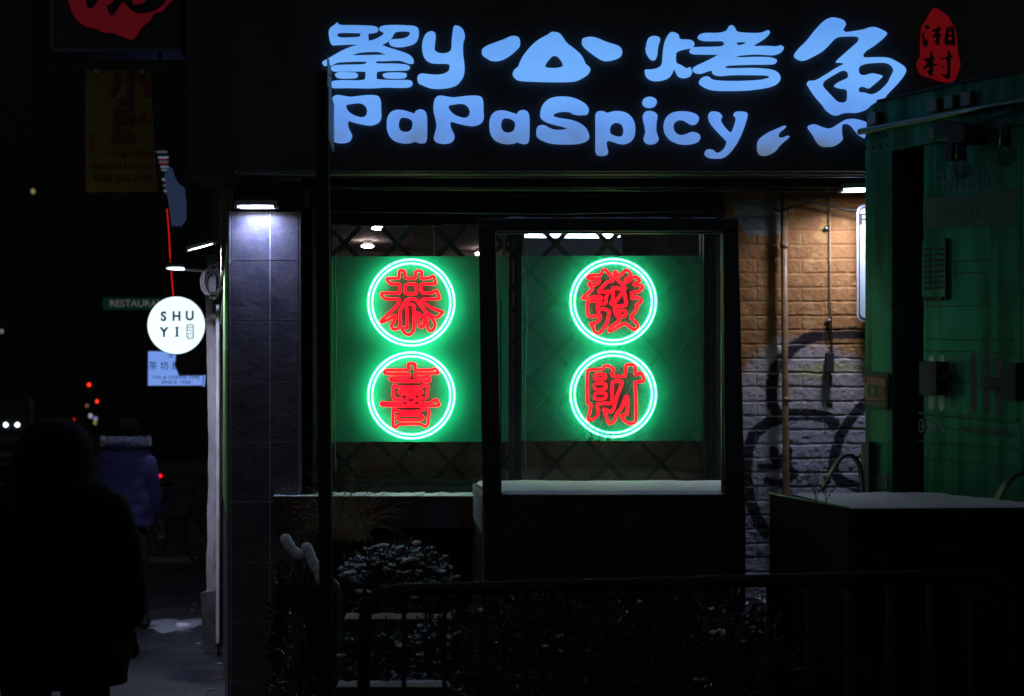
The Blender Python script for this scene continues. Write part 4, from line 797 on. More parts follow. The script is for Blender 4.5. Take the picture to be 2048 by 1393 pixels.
def grime(m):
    n = m.node_tree; b = n.nodes['Principled BSDF']; tc = n.nodes['Texture Coordinate']; mp = n.nodes.new('ShaderNodeMapping'); mp.inputs['Scale'].default_value = (14, 14, 1.2); n.links.new(tc.outputs['Object'], mp.inputs[0])
    t = n.nodes.new('ShaderNodeTexNoise'); t.inputs['Scale'].default_value = 1; t.inputs['Detail'].default_value = 8; n.links.new(mp.outputs[0], t.inputs[0])
    cr = n.nodes.new('ShaderNodeValToRGB'); cr.color_ramp.elements[0].position = .42; cr.color_ramp.elements[0].color = (.35, .33, .3, 1); cr.color_ramp.elements[1].position = .58; n.links.new(t.outputs[0], cr.inputs[0])
    old = b.inputs['Base Color'].links[0].from_socket; mx = n.nodes.new('ShaderNodeMix'); mx.data_type = 'RGBA'; mx.blend_type = 'MULTIPLY'; mx.inputs[0].default_value = .75
    n.links.new(old, mx.inputs[6]); n.links.new(cr.outputs[0], mx.inputs[7]); n.links.new(mx.outputs[2], b.inputs['Base Color'])
    mr = n.nodes.new('ShaderNodeMapRange'); mr.inputs[1].default_value = .35; mr.inputs[2].default_value = .65; mr.inputs[3].default_value = .6; mr.inputs[4].default_value = .33; n.links.new(t.outputs[0], mr.inputs[0]); n.links.new(mr.outputs[0], b.inputs['Roughness'])
grime(TP); grime(TB)
uR = 3.6
uL, zroof = tuz(1734, 205); zhd = tuz(1760, 305)[1]
u1 = tuz(1785, 600)[0]; u2 = tuz(1840, 600)[0]; u3 = tuz(2036, 600)[0]
# chassis-height box behind the skin
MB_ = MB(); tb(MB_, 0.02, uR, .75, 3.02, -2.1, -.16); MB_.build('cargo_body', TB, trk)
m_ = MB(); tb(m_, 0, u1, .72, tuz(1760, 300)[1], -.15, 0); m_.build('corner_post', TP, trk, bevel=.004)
m_ = MB(); tb(m_, u1-.002, u2+.01, .72, 2.75, -.158, -.15); m_.build('door_gap_shade', TK, trk)  # black backing puts the corner post's shadow into the recess
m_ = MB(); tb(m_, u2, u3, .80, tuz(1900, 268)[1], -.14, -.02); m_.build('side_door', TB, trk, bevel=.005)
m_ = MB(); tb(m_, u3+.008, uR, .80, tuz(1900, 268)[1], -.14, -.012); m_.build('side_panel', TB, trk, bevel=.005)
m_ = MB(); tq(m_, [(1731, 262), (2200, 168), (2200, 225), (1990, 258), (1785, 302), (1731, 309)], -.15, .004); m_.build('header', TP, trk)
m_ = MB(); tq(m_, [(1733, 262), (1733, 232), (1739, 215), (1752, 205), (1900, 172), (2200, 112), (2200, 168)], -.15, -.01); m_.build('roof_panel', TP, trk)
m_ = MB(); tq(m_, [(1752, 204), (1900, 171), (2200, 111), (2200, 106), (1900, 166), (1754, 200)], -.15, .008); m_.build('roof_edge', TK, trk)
r0, r1_ = tuz(1719, 264, .03), tuz(2048, 199, .03)
m_ = MB(); e_ = (r1_[1]-r0[1])/(r1_[0]-r0[0]); m_.tube([tp(*r0, .03), tp(r0[0]+2, r0[1]+2*e_, .03)], .014, 10); m_.build('gutter_rail', M('rail_grey', (.16, .2, .18), .3, .5), trk, smooth=True)
for x0, x1, y0, y1 in ((1735, 1751, 226, 249), (1854, 1872, 199, 224), (1888, 1904, 191, 217), (1921, 1939, 184, 211)):
    m_ = MB(); tq(m_, [(x0, y0+2), (x1, y0-1), (x1, y1-1), (x0, y1+2)], -.012, .014); m_.build('marker_lamp', M('marker_lens', (.20, .28, .33), .25), trk, bevel=.002)
    m_ = MB(); tq(m_, [(x1+.5, y0-1), (x1+5, y0-2), (x1+5, y1-2), (x1+.5, y1-1)], -.012, .010); m_.build('marker_shade_strip', TK, trk)  # black strip painting the shade beside each marker
m_ = MB()
for x, y in [(1731+14*i, 277-2*i) for i in range(4)]+[(1731+14*i, 297-2*i) for i in range(4)]: m_.sphere(tp(*tuz(x+1, y, .004), .004), .0065, 8, 5)
for i in range(5): m_.sphere(tp(*tuz(1786+15*i, 279-3*i, .004), .004), .003, 6, 4)
for i in range(6): m_.sphere(tp(*tuz(1957+18*i, 243-4*i, .004), .004), .003, 6, 4)
for y in (520, 612, 703, 884): m_.sphere(tp(*tuz(1780, y, .001), .001), .004, 6, 4)
m_.build('rivet', TK, trk, smooth=True)
# panel joints and trims
GRV = M('panel_joint', (.012, .016, .014), .6)
m_ = MB()
for a, b, th in (((1893, 525), (1980, 520), .9), ((1893, 548), (1980, 544), .9), ((1841, 613.5), (1982, 611), 1.0), ((1841, 678.5), (2034, 682), 1.0), ((1841, 701.5), (2034, 707), 1.0), ((1876, 766), (2034, 771), .9), ((1841, 829), (2034, 846.5), 1.1), ((1850, 853), (2034, 871), .8), ((1850, 398), (2034, 378), .5), ((1850, 459), (2034, 448), .7), ((1841, 916), (2034, 935), .8)):
    tq(m_, [(a[0], a[1]-th), (b[0], b[1]-th), (b[0], b[1]+th), (a[0], a[1]+th)], -.022, -.0195)
m_.build('panel_joint', GRV, trk)
m_ = MB(); tq(m_, [(1836, 823), (2034, 838), (2034, 843), (1836, 828)], -.022, -.012); tq(m_, [(1836, 880), (2034, 897), (2034, 900), (1836, 883)], -.022, -.014); m_.build('rub_rail', TP, trk)
m_ = MB(); tq(m_, [(1846, 397), (2034, 378), (2034, 448), (1846, 460)], -.022, -.0196); m_.build('dark_sticker', M('sticker_dark', (.055, .13, .09), .5), trk)
# louvred vent
vn_ = MB(); tq(vn_, [(1844, 483), (1889, 478), (1889, 594), (1844, 593)], -.022, -.008); vent = vn_.build('vent', TB, trk)
m_ = MB()
for i in range(8):
    for x0, x1 in ((1847, 1860), (1867.5, 1884.5)):
        y = 497+11*i-(1.5 if x0 > 1860 else 0); tq(m_, [(x0, y+4), (x0+1.5, y), (x1-1, y-.5), (x1, y+3), (x1, y+5), (x0, y+6)], -.009, -.004)
m_.build('louvre', TK, vent)
m_ = MB(); tq(m_, [(1889, 477), (1891.5, 477), (1891.5, 600), (1889, 600)], -.02, -.004); tq(m_, [(1846, 595), (1884, 594), (1884, 602), (1846, 602)], -.022, -.010); m_.build('vent_frame', GUN, vent)
# row of tall paint strokes (surface graphics with their own colour)
for i, (x, c_, y0, y1) in enumerate(((1862.5, (.55, .8, .66), 711, 819), (1883, (.62, .9, .74), 709, 822), (1905, (.07, .14, .12), 708, 822), (1946.5, (.09, .07, .06), 706, 826), (1972.5, (.06, .055, .05), 709, 828), (1996.5, (.10, .08, .07), 711, 830))):
    pg = [(x-7, y0+16), (x-4, y0+4), (x+3, y0), (x+7, y0+14), (x+6.2, y1-8), (x+3.5, y1), (x-3, y1), (x-5.8, y1-8)]
    m_ = MB(); tq(m_, pg, -.022, -.0194); m_.build('painted_stroke', M('stroke_paint', c_, .45, var=.3, scale=25), trk)
# latches
for x0, x1, y0, y1, hx0, hx1, hy0, hy1 in ((1838, 1873, 723, 791, 1873, 1891, 748, 763), (2004, 2032, 726, 801, 1968, 2005, 756, 778)):
    la = MB(); tr(la, x0, x1, y0, y1, -.022, .035); lo_ = la.build('latch_box', TK, trk, bevel=.003)
    m_ = MB(); tr(m_, hx0, hx1, hy0, hy1, -.02, .02); m_.build('latch_handle', TK, lo_, bevel=.003)
    m_ = MB(); m_.sphere(tp(*tuz((1880 if x0 < 1900 else 1983), (759 if x0 < 1900 else 767), .021), .021), .005, 10, 6); m_.build('keyhole', STEEL, lo_)
for y0, y1, c_ in ((722, 748, (.2, .28, .24)), (767, 791, (.34, .2, .1))):
    m_ = MB(); tr(m_, 1804, 1814.5, y0, y1, -.149, -.12); m_.build('reflector', M('reflector', c_, .3), trk)
# number plate
np_ = MB(); tq(np_, [(1730, 746), (1733, 743), (1774, 748), (1777, 752), (1776, 815), (1773, 819), (1732, 817), (1729, 814)], .001, .014); pf = np_.build('plate_frame', M('plate_frame', (.04, .035, .03), .5), trk, bevel=.002)
m_ = MB(); tq(m_, [(1733, 753), (1771, 757), (1771, 801), (1731, 800)], .0142, .0165); m_.build('number_plate', M('plate_orange', (.60, .14, .07), .35, var=.1), pf)
m_ = MB(); tq(m_, [(1732, 803), (1771, 805), (1771, 811), (1732, 810)], .0142, .016); m_.build('dealer_strip', M('strip', (.22, .09, .05), .5), pf)
def ttext(s, pxa, pya, pxb, pyb, hpx, off, mat, parent, name='lettering'):
    """text whose middle line runs from pixel a to pixel b on the truck's side"""
    me = text_mesh(s, 1, 0.0008); xs = [v.co.x for v in me.vertices]; ys = [v.co.y for v in me.vertices]; x0, x1, y0, y1 = min(xs), max(xs), min(ys), max(ys)
    a, b = tuz(pxa, pya, off), tuz(pxb, pyb, off); h = tuz(pxa, pya-hpx/2, off)[1]-tuz(pxa, pya+hpx/2, off)[1]
    for v in me.vertices:
        t_ = (v.co.x-x0)/(x1-x0); w_ = (v.co.y-(y0+y1)/2)/(y1-y0); v.co = tp(a[0]+(b[0]-a[0])*t_, a[1]+(b[1]-a[1])*t_+w_*h, off+v.co.z)
    return link(name, me, parent, mat)
ttext('BC 89612', 1733.5, 781, 1770, 785, 26, .018, M('plate_ink', (.10, .30, .16), .4), pf, 'plate_number')
FAINT = M('faint_vinyl', (.10, .125, .115), .5); PALE = M('pale_vinyl', (.38, .5, .43), .45)
ttext('SHUYI TEALICIOUS', 1869, 433, 2003, 422, 26, -.0190, M('sticker_text', (.10, .19, .14), .5), trk)
ttext('书亦烧仙草', 1868, 365, 2008, 348, 50, -.0192, FAINT, trk)
ttext('深圳1/公', 1853, 852, 1891, 855, 20, -.0192, PALE, trk)
ttext('中山中路公司电话', 1918, 858, 2030, 868, 16, -.0192, FAINT, trk)
gl = MB(); c_ = [tuz(1843+6*math.cos(a), 852+13*math.sin(a), -.017) for a in np.linspace(0, 2*math.pi, 24, endpoint=False)]; gl.tube([tp(*q, -.017) for q in c_], .0022, 5, closed=True)
for xx in (-3, 3): gl.tube([tp(*tuz(1843+xx*abs(math.cos(a)), 852+13*math.sin(a), -.017), -.017) for a in np.linspace(-1.57, 1.57, 8)], .0016, 5)
gl.tube([tp(*tuz(1837, 852, -.017), -.017), tp(*tuz(1849, 852, -.017), -.017)], .0016, 5); gl.build('globe_emblem', PALE, trk)
m_ = MB(); tr(m_, 1746, 1774, 950, 978, .001, .003); m_.build('small_sticker', M('sticker_grey', (.16, .2, .18), .5), trk)
m_ = MB(); tr(m_, 1722, 1738, 884, 990, -.03, .03); m_.build('bumper_bar', GP, trk, bevel=.003)
for u_ in (.75, 3.0):
    for o_ in (-.28, -1.85):
        wl = MB(); c0 = tp(u_, .46-.13, o_); wl.tube([c0, c0-TN*.24], .46, 28); q_ = wl.build('wheel', M('tyre', (.02, .02, .02), .8), trk); m_ = MB(); m_.tube([c0+TN*.004, c0-TN*.1], .25, 20); m_.build('rim', STEEL, q_)
m_ = MB(); tb(m_, -.1, uR+1.2, .45, .75, -1.9, -.3); m_.build('chassis', TK, trk)
m_ = MB(); tb(m_, uR+.1, uR+1.8, .5, 2.3, -2.05, -.1); m_.build('cab', TP, trk, bevel=.06)
# hanging bulbs
for px, py, r_, rail_y, lab in ((1922, 338, 22, 225, 'round dark glass bulb hanging from the truck rail beside a black socket bracket'), (2010, 311, 23, 214, 'round dark glass bulb on its own long wire from the truck rail')):
    off = .09; u_, z_ = tuz(px, py, off); c = tp(u_, z_, off); k_ = (c.y-CAMY)/F
    b = thing('hanging_bulb', lab, 'bulb', c, 'string bulbs on the truck')
    MB().sphere(c, r_*k_, 24, 16).build('glass_bulb', MG('bulb_glass', (.03, .06, .04), .3, .15, .04), b, smooth=True)
    zt_ = c.z+r_*k_; MB().tube([(c.x, c.y, zt_-.008), (c.x, c.y, zt_+.035), (c.x, c.y, zt_+.075), (c.x, c.y, zt_+.085)], [.024, .021, .020, .006], 14).build('socket', TK, b, smooth=True)
    top = Z(rail_y, c.y-CAMY); a_ = tp(*tuz(px-2, rail_y, .03), .03); MB().tube([(c.x, c.y, zt_+.08), (c.x+.004, c.y, (zt_+top)/2+.02), a_], .0035, 6).build('wire', WIRE, b)
so = thing('bracket_lamp', 'bulky black work-lamp bracket on the truck header beside the bulbs', 'work lamp', tp(*tuz(1890, 262), .06))
m_ = MB(); tq(m_, [(1862, 262), (1870, 246), (1884, 240), (1928, 246), (1932, 262), (1928, 285), (1900, 288), (1884, 276), (1866, 277)], .006, .12); m_.build('lamp_body', TK, so, bevel=.01)
m_ = MB(); tq(m_, [(1887, 286), (1904, 286), (1904, 320), (1888, 322)], .03, .08); m_.build('lamp_bracket', TK, so, bevel=.004)
m_ = MB(); tq(m_, [(1858, 258), (1866, 256), (1868, 277), (1858, 278)], .01, .1); m_.build('amber_lens', M('amber', (.25, .2, .06), .35), so)
lw = MB().tube(chaikin([tp(*tuz(1935, 254, .02), .02), tp(*tuz(1965, 246, .02), .02), tp(*tuz(2000, 232, .02), .02), tp(*tuz(2060, 214, .02), .02)], 2, False), .0035, 6).build('cable', WIRE, smooth=True); prop(lw, 'thin black cable strung along the truck header between the bulbs', 'cable')
# white rounded traffic sign behind the truck corner
ws = thing('wall_sign', 'white rounded street sign with a black border, half hidden behind the truck corner', 'street sign', P(1790, 645, 7.9))
def rrect(x0, x1, y0, y1, r_): return [(cx+r_*math.cos(a), cy+r_*math.sin(a)) for cx, cy, a0 in ((x1-r_, y1-r_, 0), (x0+r_, y1-r_, 90), (x0+r_, y0+r_, 180), (x1-r_, y0+r_, 270)) for a in [R(a0+15*i) for i in range(7)]]
link('sign_face', plate([rrect(1713.5, 1870, 409, 644, 16)], 0, 0, 1, 7.9, .0015, 0), ws, M('sign_white', (.62, .66, .70), .4, var=.05))
link('sign_border', plate([rrect(1717.5, 1866, 414, 638, 13), rrect(1719.6, 1864, 416, 636, 11)], 0, 0, 1, 7.896, .001, 0), ws, BLACK)
link('sign_text', text_at('PAY', 1764, 440, 7.896, 23, .001, 1.6, space=1.1), ws, BLACK)

# ------------------------------------------------------------------ shops farther up the side street
sb = thing('side_building', 'dark neighbouring building running up the side street past the tiled pillar', 'building', (W(9), 1, 0))
def wallrun(d0, d1, z0, z1, t0=0.0, t1=.4): return MB().hexa([(W(d0)+t0, d0+CAMY, z0), (W(d1)+t0, d1+CAMY, z0), (W(d1)+t1, d1+CAMY, z0), (W(d0)+t1, d0+CAMY, z0)], [(W(d0)+t0, d0+CAMY, z1), (W(d1)+t0, d1+CAMY, z1), (W(d1)+t1, d1+CAMY, z1), (W(d0)+t1, d0+CAMY, z1)])
wallrun(8.16, 60, 0, 2.55, .03).build('wall', SOOT, sb)
wallrun(8.16, 60, 2.55, 12, .03).build('upper_storey', SOOT, sb)
wallrun(8.2, 11.3, 0, 1.15, .004, .026).build('grey_panel', M('grey_panel', (.16, .15, .17), .5, var=.3), sb)
wallrun(8.2, 11.3, 1.15, 2.62, 0, .026).build('green_glow_panel', M('green_glow_panel', (.36, .72, .20), .45, var=.35, scale=3), sb)  # green light on this wall strip put into its colour, left out lower down
wallrun(10.0, 11.4, 2.62, 3.2, -.02, .026).build('old_lintel', M('old_lintel', (.22, .13, .12), .8, var=.5, scale=6, bump=.5), sb)
RAIL = M('pale_metal', (.62, .56, .57), .45, .0, var=.2, scale=4, bump=.25, bscale=12)
mb = MB(); r = random.Random(3); d = 11.5; zz = np.linspace(Z(1190, d), Z(578, d), 40)
for a, b in zip(zz[:-1], zz[1:]):
    def xr(z): return X(np.interp(z, [Z(1190, d), Z(900, d), Z(578, d)], [412, 417, 411]), d)+.003*math.sin(z*17)*(z < 1.5)+.0015*math.sin(z*41)
    x0, x1 = xr(a), xr(b); wd_ = .055
    mb.hexa([(x0, d+CAMY, a), (x0+wd_, d+CAMY-.04, a), (x0+wd_+.04, d+CAMY+.02, a), (x0+.03, d+CAMY+.06, a)], [(x1, d+CAMY, b), (x1+wd_, d+CAMY-.04, b), (x1+wd_+.04, d+CAMY+.02, b), (x1+.03, d+CAMY+.06, b)])
mb.build('shutter_rail', RAIL, sb)
MB().box(X(433, 11.3), X(439, 11.3), 3.28, 3.32, .1, Z(610, 11.3)).build('rail_edge', RAIL, sb)
MB().hexa([(X(406, 11.5), 3.5, .005), (X(440, 11.5), 3.42, .005), (X(441, 11.5), 3.6, .005), (X(408, 11.5), 3.6, .005)], [(X(401, 11.5), 3.5, Z(1186, 11.5)), (X(433, 11.5), 3.42, Z(1180, 11.5)), (X(441, 11.5), 3.6, Z(1180, 11.5)), (X(403, 11.5), 3.6, Z(1186, 11.5))]).build('rail_guard', M('guard_metal', (.16, .15, .16), .5, .3, var=.4, scale=7), sb)
# awning end with its curved white valance
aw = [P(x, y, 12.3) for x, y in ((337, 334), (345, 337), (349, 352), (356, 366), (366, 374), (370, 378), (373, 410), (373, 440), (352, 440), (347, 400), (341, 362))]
ao = MB().prism(aw, (-.12, .4, 0)).build('awning', ME('glow_canvas', (.015, .024, .052), 1)); prop(ao, 'curved white awning end above the pale metal rail', 'awning')  # canvas given its own dim glow in place of light falling on it
# cables bundle
cb = thing('cable_coil', 'coiled bundle of black cables hung beside the pillar above the pale rail', 'cable coil', P(428, 570, 11.0))
mb = MB(); r = random.Random(8)
for k in range(9):
    rr = r.uniform(20, 30); cx, cy = 424+r.uniform(-3, 3), 566+r.uniform(-4, 4); mb.tube([P(cx+rr*.62*math.cos(a), cy+rr*1.1*math.sin(a), 10.95+r.uniform(-.03, .03)) for a in np.linspace(0, 2*math.pi, 26, endpoint=False)], .007, 6, closed=True)
mb.build('coil', WIRE, cb, smooth=True)
for k in range(3): MB().tube(chaikin([P(405+3*k, 545-k*2, 10.9), P(400+3*k, 562, 10.88), P(403+4*k, 580, 10.9), P(412+3*k, 590, 10.92)], 2, False), .0042, 6).build('pale_cable', M('pale_cable', (.22, .2, .19), .5), cb, smooth=True)
for pts in ([P(432, 500, 10.9), P(437, 530, 10.9), P(430, 545, 10.9), P(420, 548, 10.9)], [P(446, 562, 10.7), P(449, 575, 10.7), P(444, 610, 10.7), P(441, 650, 10.7)], [P(400, 395, 10.9), P(394, 415, 10.9), P(402, 424, 10.9), P(410, 415, 10.9)]): MB().tube(chaikin(pts, 2, False), .0045, 6).build('loose_cable', WIRE, cb, smooth=True)
MB().box(X(414, 11), X(432, 11), 3.0, 3.1, Z(585, 11), Z(546, 11)).box(X(412, 11), X(436, 11), 3.02, 3.12, Z(535, 11), Z(510, 11)).build('meter_box', M('meter_grey', (.05, .06, .06), .5), cb, bevel=.01)
LENS2 = ME('lamp_lens_blue', (.72, .80, 1.0), 14)
flood('floodlight', 'lit floodlight tilted on an arm above the cable coil by the tiled pillar', 404, 494, 10.2, .19, .10, 0, R(12), 26.0, 'floodlights up the side street', LENS2, roll=R(-15))
flood('floodlight', 'lit floodlight straight above the round white sign', 354, 538, 12.6, .155, .13, 0, R(0), 9.0, 'floodlights up the side street', LENS2)
ar = MB().tube([P(372, 539, 12.6), P(395, 540, 12.3), P(420, 542, 12.0)], .012, 8).build('lamp_arm', GUN); prop(ar, 'thin dark arm carrying the floodlight above the round white sign', 'lamp arm')
# thin red LED line
ll = MB().tube([P(334, 418, 12.9), P(338, 470, 12.9), P(341, 530, 12.9), P(344, 560, 12.9), P(346.5, 592, 12.9)], .006, 6).build('red_led_line', ME('red_led', (.62, .008, .006), .9)); prop(ll, 'thin vertical red LED line above the round white sign', 'light strip')
# round white sign
d = 13.0; rs = thing('round_sign', 'round glowing white sign with dark letters and a small seal, projecting from the wall', 'shop sign', P(352, 651, d))
MB().cyl(P(352.5, 651, d)+Vector((0, 0, 0)), 58.3*d/F, .09, 64, 'y').build('sign_case', M('sign_case', (.05, .06, .07), .4, .3), rs, smooth=False)
MB().cyl(P(352.5, 651, d)+Vector((0, -.006, 0)), 57.3*d/F, .008, 64, 'y').build('sign_face', ME('sign_glow', (.76, .95, 1.0), 1.25), rs)
INKT = M('sign_ink', (.005, .03, .035), .5)
for ch, x, y in (('S', 327, 634), ('H', 353, 633.5), ('U', 379.5, 632.5), ('Y', 328, 665.5), ('I', 354, 664.5)):
    link('sign_letter', text_at(ch, x, y, d-.008, 18.5, .002, .95, offset=.004), rs, INKT)
for x0, x1 in ((350.0, 358.5),):
    MB().box(X(x0, d), X(x1, d), d+CAMY-.010, d+CAMY-.007, Z(657.2, d), Z(655.4, d)).box(X(x0, d), X(x1, d), d+CAMY-.010, d+CAMY-.007, Z(674, d), Z(672.2, d)).build('letter_serif', INKT, rs)
sl = MB(); q = d-.010
oval = [(373.5+ax, ay) for ax, ay in ((0, 653), (0, 674), (2, 677.5), (6, 678), (11, 678), (13.5, 675), (13.5, 653), (12, 649.5), (7, 649), (2, 649.5))]
sl.tube([P(x, y, q) for x, y in oval], .0035, 5, closed=True)
for a, b in (((373.5, 655), (387, 655)), ((373.5, 661), (387, 661)), ((380, 650), (380, 664)), ((384, 650), (384, 660)), ((376, 650), (376, 661)), ((378, 664), (375, 677)), ((381, 664), (382, 678)), ((384, 663), (386, 676)), ((374, 668), (387, 666)), ((378, 672), (378, 678))): sl.tube([P(*a, q), P(*b, q)], .0022, 4)
sl.build('small_seal', INKT, rs)
MB().tube([P(410, 640, d+.04), P(440, 640, d+.04)], .012, 8).tube([P(408, 665, d+.04), P(440, 665, d+.04)], .012, 8).build('sign_arm', GUN, rs)
# lit tea sign behind it
d = 18.0; ts = thing('lit_box_sign', 'white lit box sign with blurred brown and grey writing under the round sign', 'shop sign', P(352, 774, d))
fpoly = [(295, 702), (352, 702), (353, 720), (351, 730), (357, 744), (358, 750), (407, 750), (405, 773), (295, 773)]
ff = ME('box_glow', (.17, .31, .80), 1.0)
MB().prism([P(x, y, d) for x, y in fpoly], (0, .12, 0)).build('sign_face', ff, ts)
MB().tube([P(x, y, d-.005) for x, y in fpoly], .012, 6, closed=True).build('sign_rim', M('rim', (.30, .27, .25), .5), ts)
BR = M('brown_ink', (.14, .05, .04), .5); GI = M('grey_ink', (.05, .09, .14), .5)
link('sign_text', text_at('茶', 342, 712, d-.01, 9, .001), ts, BR); link('sign_text', text_at('茶 坊 屋', 329, 733, d-.01, 13, .001, 1.0), ts, BR)
link('sign_text', text_at('TEA & COFFEE TIME', 352, 755.5, d-.01, 6.5, .001, 1.2), ts, GI); link('sign_text', text_at('SINCE 1938', 352, 765, d-.01, 6.5, .001, 1.3), ts, GI)
d = 17.0; oc = MB().prism([P(x, y, d) for x, y in ((353, 690), (412, 690), (412, 748.5), (359, 748.5), (357, 742), (352, 730), (354, 720))], (.05, .2, 0)).build('dark_case', BLACK); prop(oc, 'unlit dark box hanging in front of the lit box sign', 'box')
MB().tube([P(380, 690, 17.05), P(440, 660, 17.05)], .02, 6).build('case_arm', GUN, oc)
# green restaurant sign farther off
d = 34.0; gs = thing('green_sign', 'dark green shop board with pale capital letters beyond the round sign', 'shop sign', P(275, 618, d))
MB().box(X(205, d), X(345, d), d+CAMY, d+CAMY+.2, Z(619, d), Z(596, d)).build('sign_panel', ME('green_board', (.0015, .012, .006), 1), gs)
link('sign_text', text_at('RESTAURANT', 280, 608, d-.02, 13.5, .004, 1.05), gs, ME('pale_letter', (.085, .072, .09), 1.1))
# hanging signs upper left
d = 12.0; hs = thing('hanging_sign', 'dark hanging box sign with a torn red blot under black brush strokes', 'shop sign', P(230, 100, d))
MB().box(X(106, d), X(358, d), d+CAMY, d+CAMY+.25, Z(100, d), Z(-260, d)).build('sign_case', BLACK, hs)
MB().box(X(102, d), X(108, d), d+CAMY-.01, d+CAMY+.26, Z(102, d), Z(-260, d)).box(X(102, d), X(362, d), d+CAMY-.012, d+CAMY+.262, Z(104, d), Z(98, d)).build('sign_frame', M('frame_blue', (.10, .12, .16), .35, .4), hs)
BLOT = [(240,-300),(250,0),(280,120),(330,230),(400,310),(500,375),(640,395),(690,435),(780,455),(850,445),(950,490),(1060,530),(1120,545),(1160,525),(1210,450),(1260,360),(1370,290),(1390,220),(1450,170),(1545,155),(1580,80),(1690,0),(1750,-300),(1400,-500),(600,-500)]
zR = (100, 0, .146484)
rb = link('red_blot', plate([BLOT], *zR, d-.012, .004), hs, ME('red_blot', (.062, .0028, .005), .95))
for lps in ([[(560,-250),(480,20),(510,100),(545,125),(600,90),(660,10),(720,-250)]], [[(1000,-250),(900,-20),(820,65),(770,75),(790,140),(810,200),(845,220),(880,190),(1000,10),(1060,100),(1130,160),(1230,190),(1350,180),(1480,120),(1560,50),(1600,-40),(1600,-250)], [(1090,-120),(1110,10),(1150,75),(1250,55),(1330,0),(1350,-120)]]):
    link('brush_stroke', plate(lps, *zR, d-.02, .003), rb, INK)
MB().box(X(90, d), X(330, d), d+CAMY+.08, d+CAMY+.12, Z(131, d), Z(126, d)).tube([P(130, 128, d+.1), P(130, 100, d+.1)], .012, 6).tube([P(320, 128, d+.1), P(320, 100, d+.1)], .012, 6).build('banner_bar', GUN, hs)
bn = thing('yellow_banner', 'long yellow hanging banner with dark red Chinese characters, under the red blot sign', 'banner', P(240, 380, d))
YB = M('yellow_vinyl', (.26, .165, .022), .7, var=.12, scale=4)
MB().prism([P(x, y, d+.1) for x, y in ((171, 129), (301, 129), (306, 240), (315, 385), (171, 385))], (0, .004, 0)).build('banner_cloth', YB, bn)
DR = M('dark_red_ink', (.20, .012, .012), .5)
link('banner_character', text_at('小', 259, 175, d+.092, 60, .001, offset=.012), bn, DR); link('banner_character', text_at('廚', 260, 256, d+.092, 56, .001, offset=.008), bn, DR)
link('banner_text', text_at("Fung's Grge", 263, 306, d+.092, 13, .001, 1.0), bn, DR); link('banner_text', text_at('Seafood Forever', 245, 332, d+.092, 13, .001, 1.0), bn, DR); link('banner_text', text_at('9295 581-7177', 245, 358, d+.092, 14, .001), bn, DR)
mb = MB()
for y in (247, 255): mb.box(X(179, d), X(184, d), d+CAMY+.09, d+CAMY+.094, Z(y+2.5, d), Z(y-2.5, d))
mb.build('banner_mark', M('mark_white', (.3, .33, .36), .5), bn)
for y, ch in ((268, '七'), (284, '少'), (300, '爷')): link('banner_text', text_at(ch, 183, y, d+.092, 10, .001), bn, DR)
mb = MB()
for x in (194, 284): mb.cyl(P(x, 143, d+.088), .022, .01, 12, 'y')
mb.build('eyelet', STEEL, bn)
# sign reflections in a window beyond the banner, painted as stacked glowing bars
d = 21.0; wb = thing('reflecting_window', 'narrow dim window with stacked pale and red reflection bars beside the banner', 'window', P(325, 400, d)); wb['kind'] = 'thing'
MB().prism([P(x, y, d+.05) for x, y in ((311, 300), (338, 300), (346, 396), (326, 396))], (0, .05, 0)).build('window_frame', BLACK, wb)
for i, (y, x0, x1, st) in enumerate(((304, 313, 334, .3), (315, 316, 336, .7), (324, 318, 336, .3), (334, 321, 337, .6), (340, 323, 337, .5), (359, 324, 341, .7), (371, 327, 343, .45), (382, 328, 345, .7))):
    MB().box(X(x0, d), X(x1, d), d+CAMY, d+CAMY+.02, Z(y+1.6, d), Z(y-1.6, d)).build('reflection_bar', ME('reflection_glow', (.16, .20, .28), st), wb)
    if i in (1, 2, 5, 6, 7): MB().box(X(x0+3, d), X(x1-3, d), d+CAMY, d+CAMY+.02, Z(y+6, d), Z(y+3, d)).build('red_reflection_bar', ME('red_reflection_glow', (.16, .006, .012), .6), wb)

# ------------------------------------------------------------------ far end of the street
FARW = M('far_wall', (.02, .02, .022), .9)
fbs = ((-190, -36, 175, 200, 70, 'wide black building closing the far end of the street'), (-85, -46, 60, 172, 45, 'tall black building far off across the street'))
for x0, x1, y0, y1, h, lab in fbs:
    t_ = thing('far_building', lab, 'building', ((x0+x1)/2, y0, 0), 'unlit buildings far off')
    MB().box(x0, x1, y0, y1, -.2, h).build('wall', FARW, t_); MB().box(x0-.4, x1+.4, y0-.4, y1+.4, h, h+.6).build('roof', FARW, t_)
    mb = MB()
    for i in range(10):
        for j in range(8): xx = x0+(x1-x0)*(i+.3)/10; mb.box(xx, xx+(x1-x0)*.035, y0-.06, y0-.02, 4+j*4.5, 6.2+j*4.5)
    mb.build('window', M('dark_window', (.03, .035, .04), .2), t_)
fb = thing('far_building', 'black building directly behind the street signs, filling the gap beside the round sign', 'building', (-25, 70, 0), 'unlit buildings far off')
MB().box(-23.5, -8, 70, 90, -.2, 60).build('wall', FARW, fb); MB().box(-23.8, -7.7, 69.7, 90.3, 60, 60.6).build('roof', FARW, fb)
def lampd(name, lab, cat, px, py, d, rpx, col, st, group=None):
    p = P(px, py, d); t_ = thing(name, lab, cat, (p.x, p.y, 0), group); return t_, p, rpx*d/F
TRED = ME('signal_red', (1.0, .03, .012), 2.2)
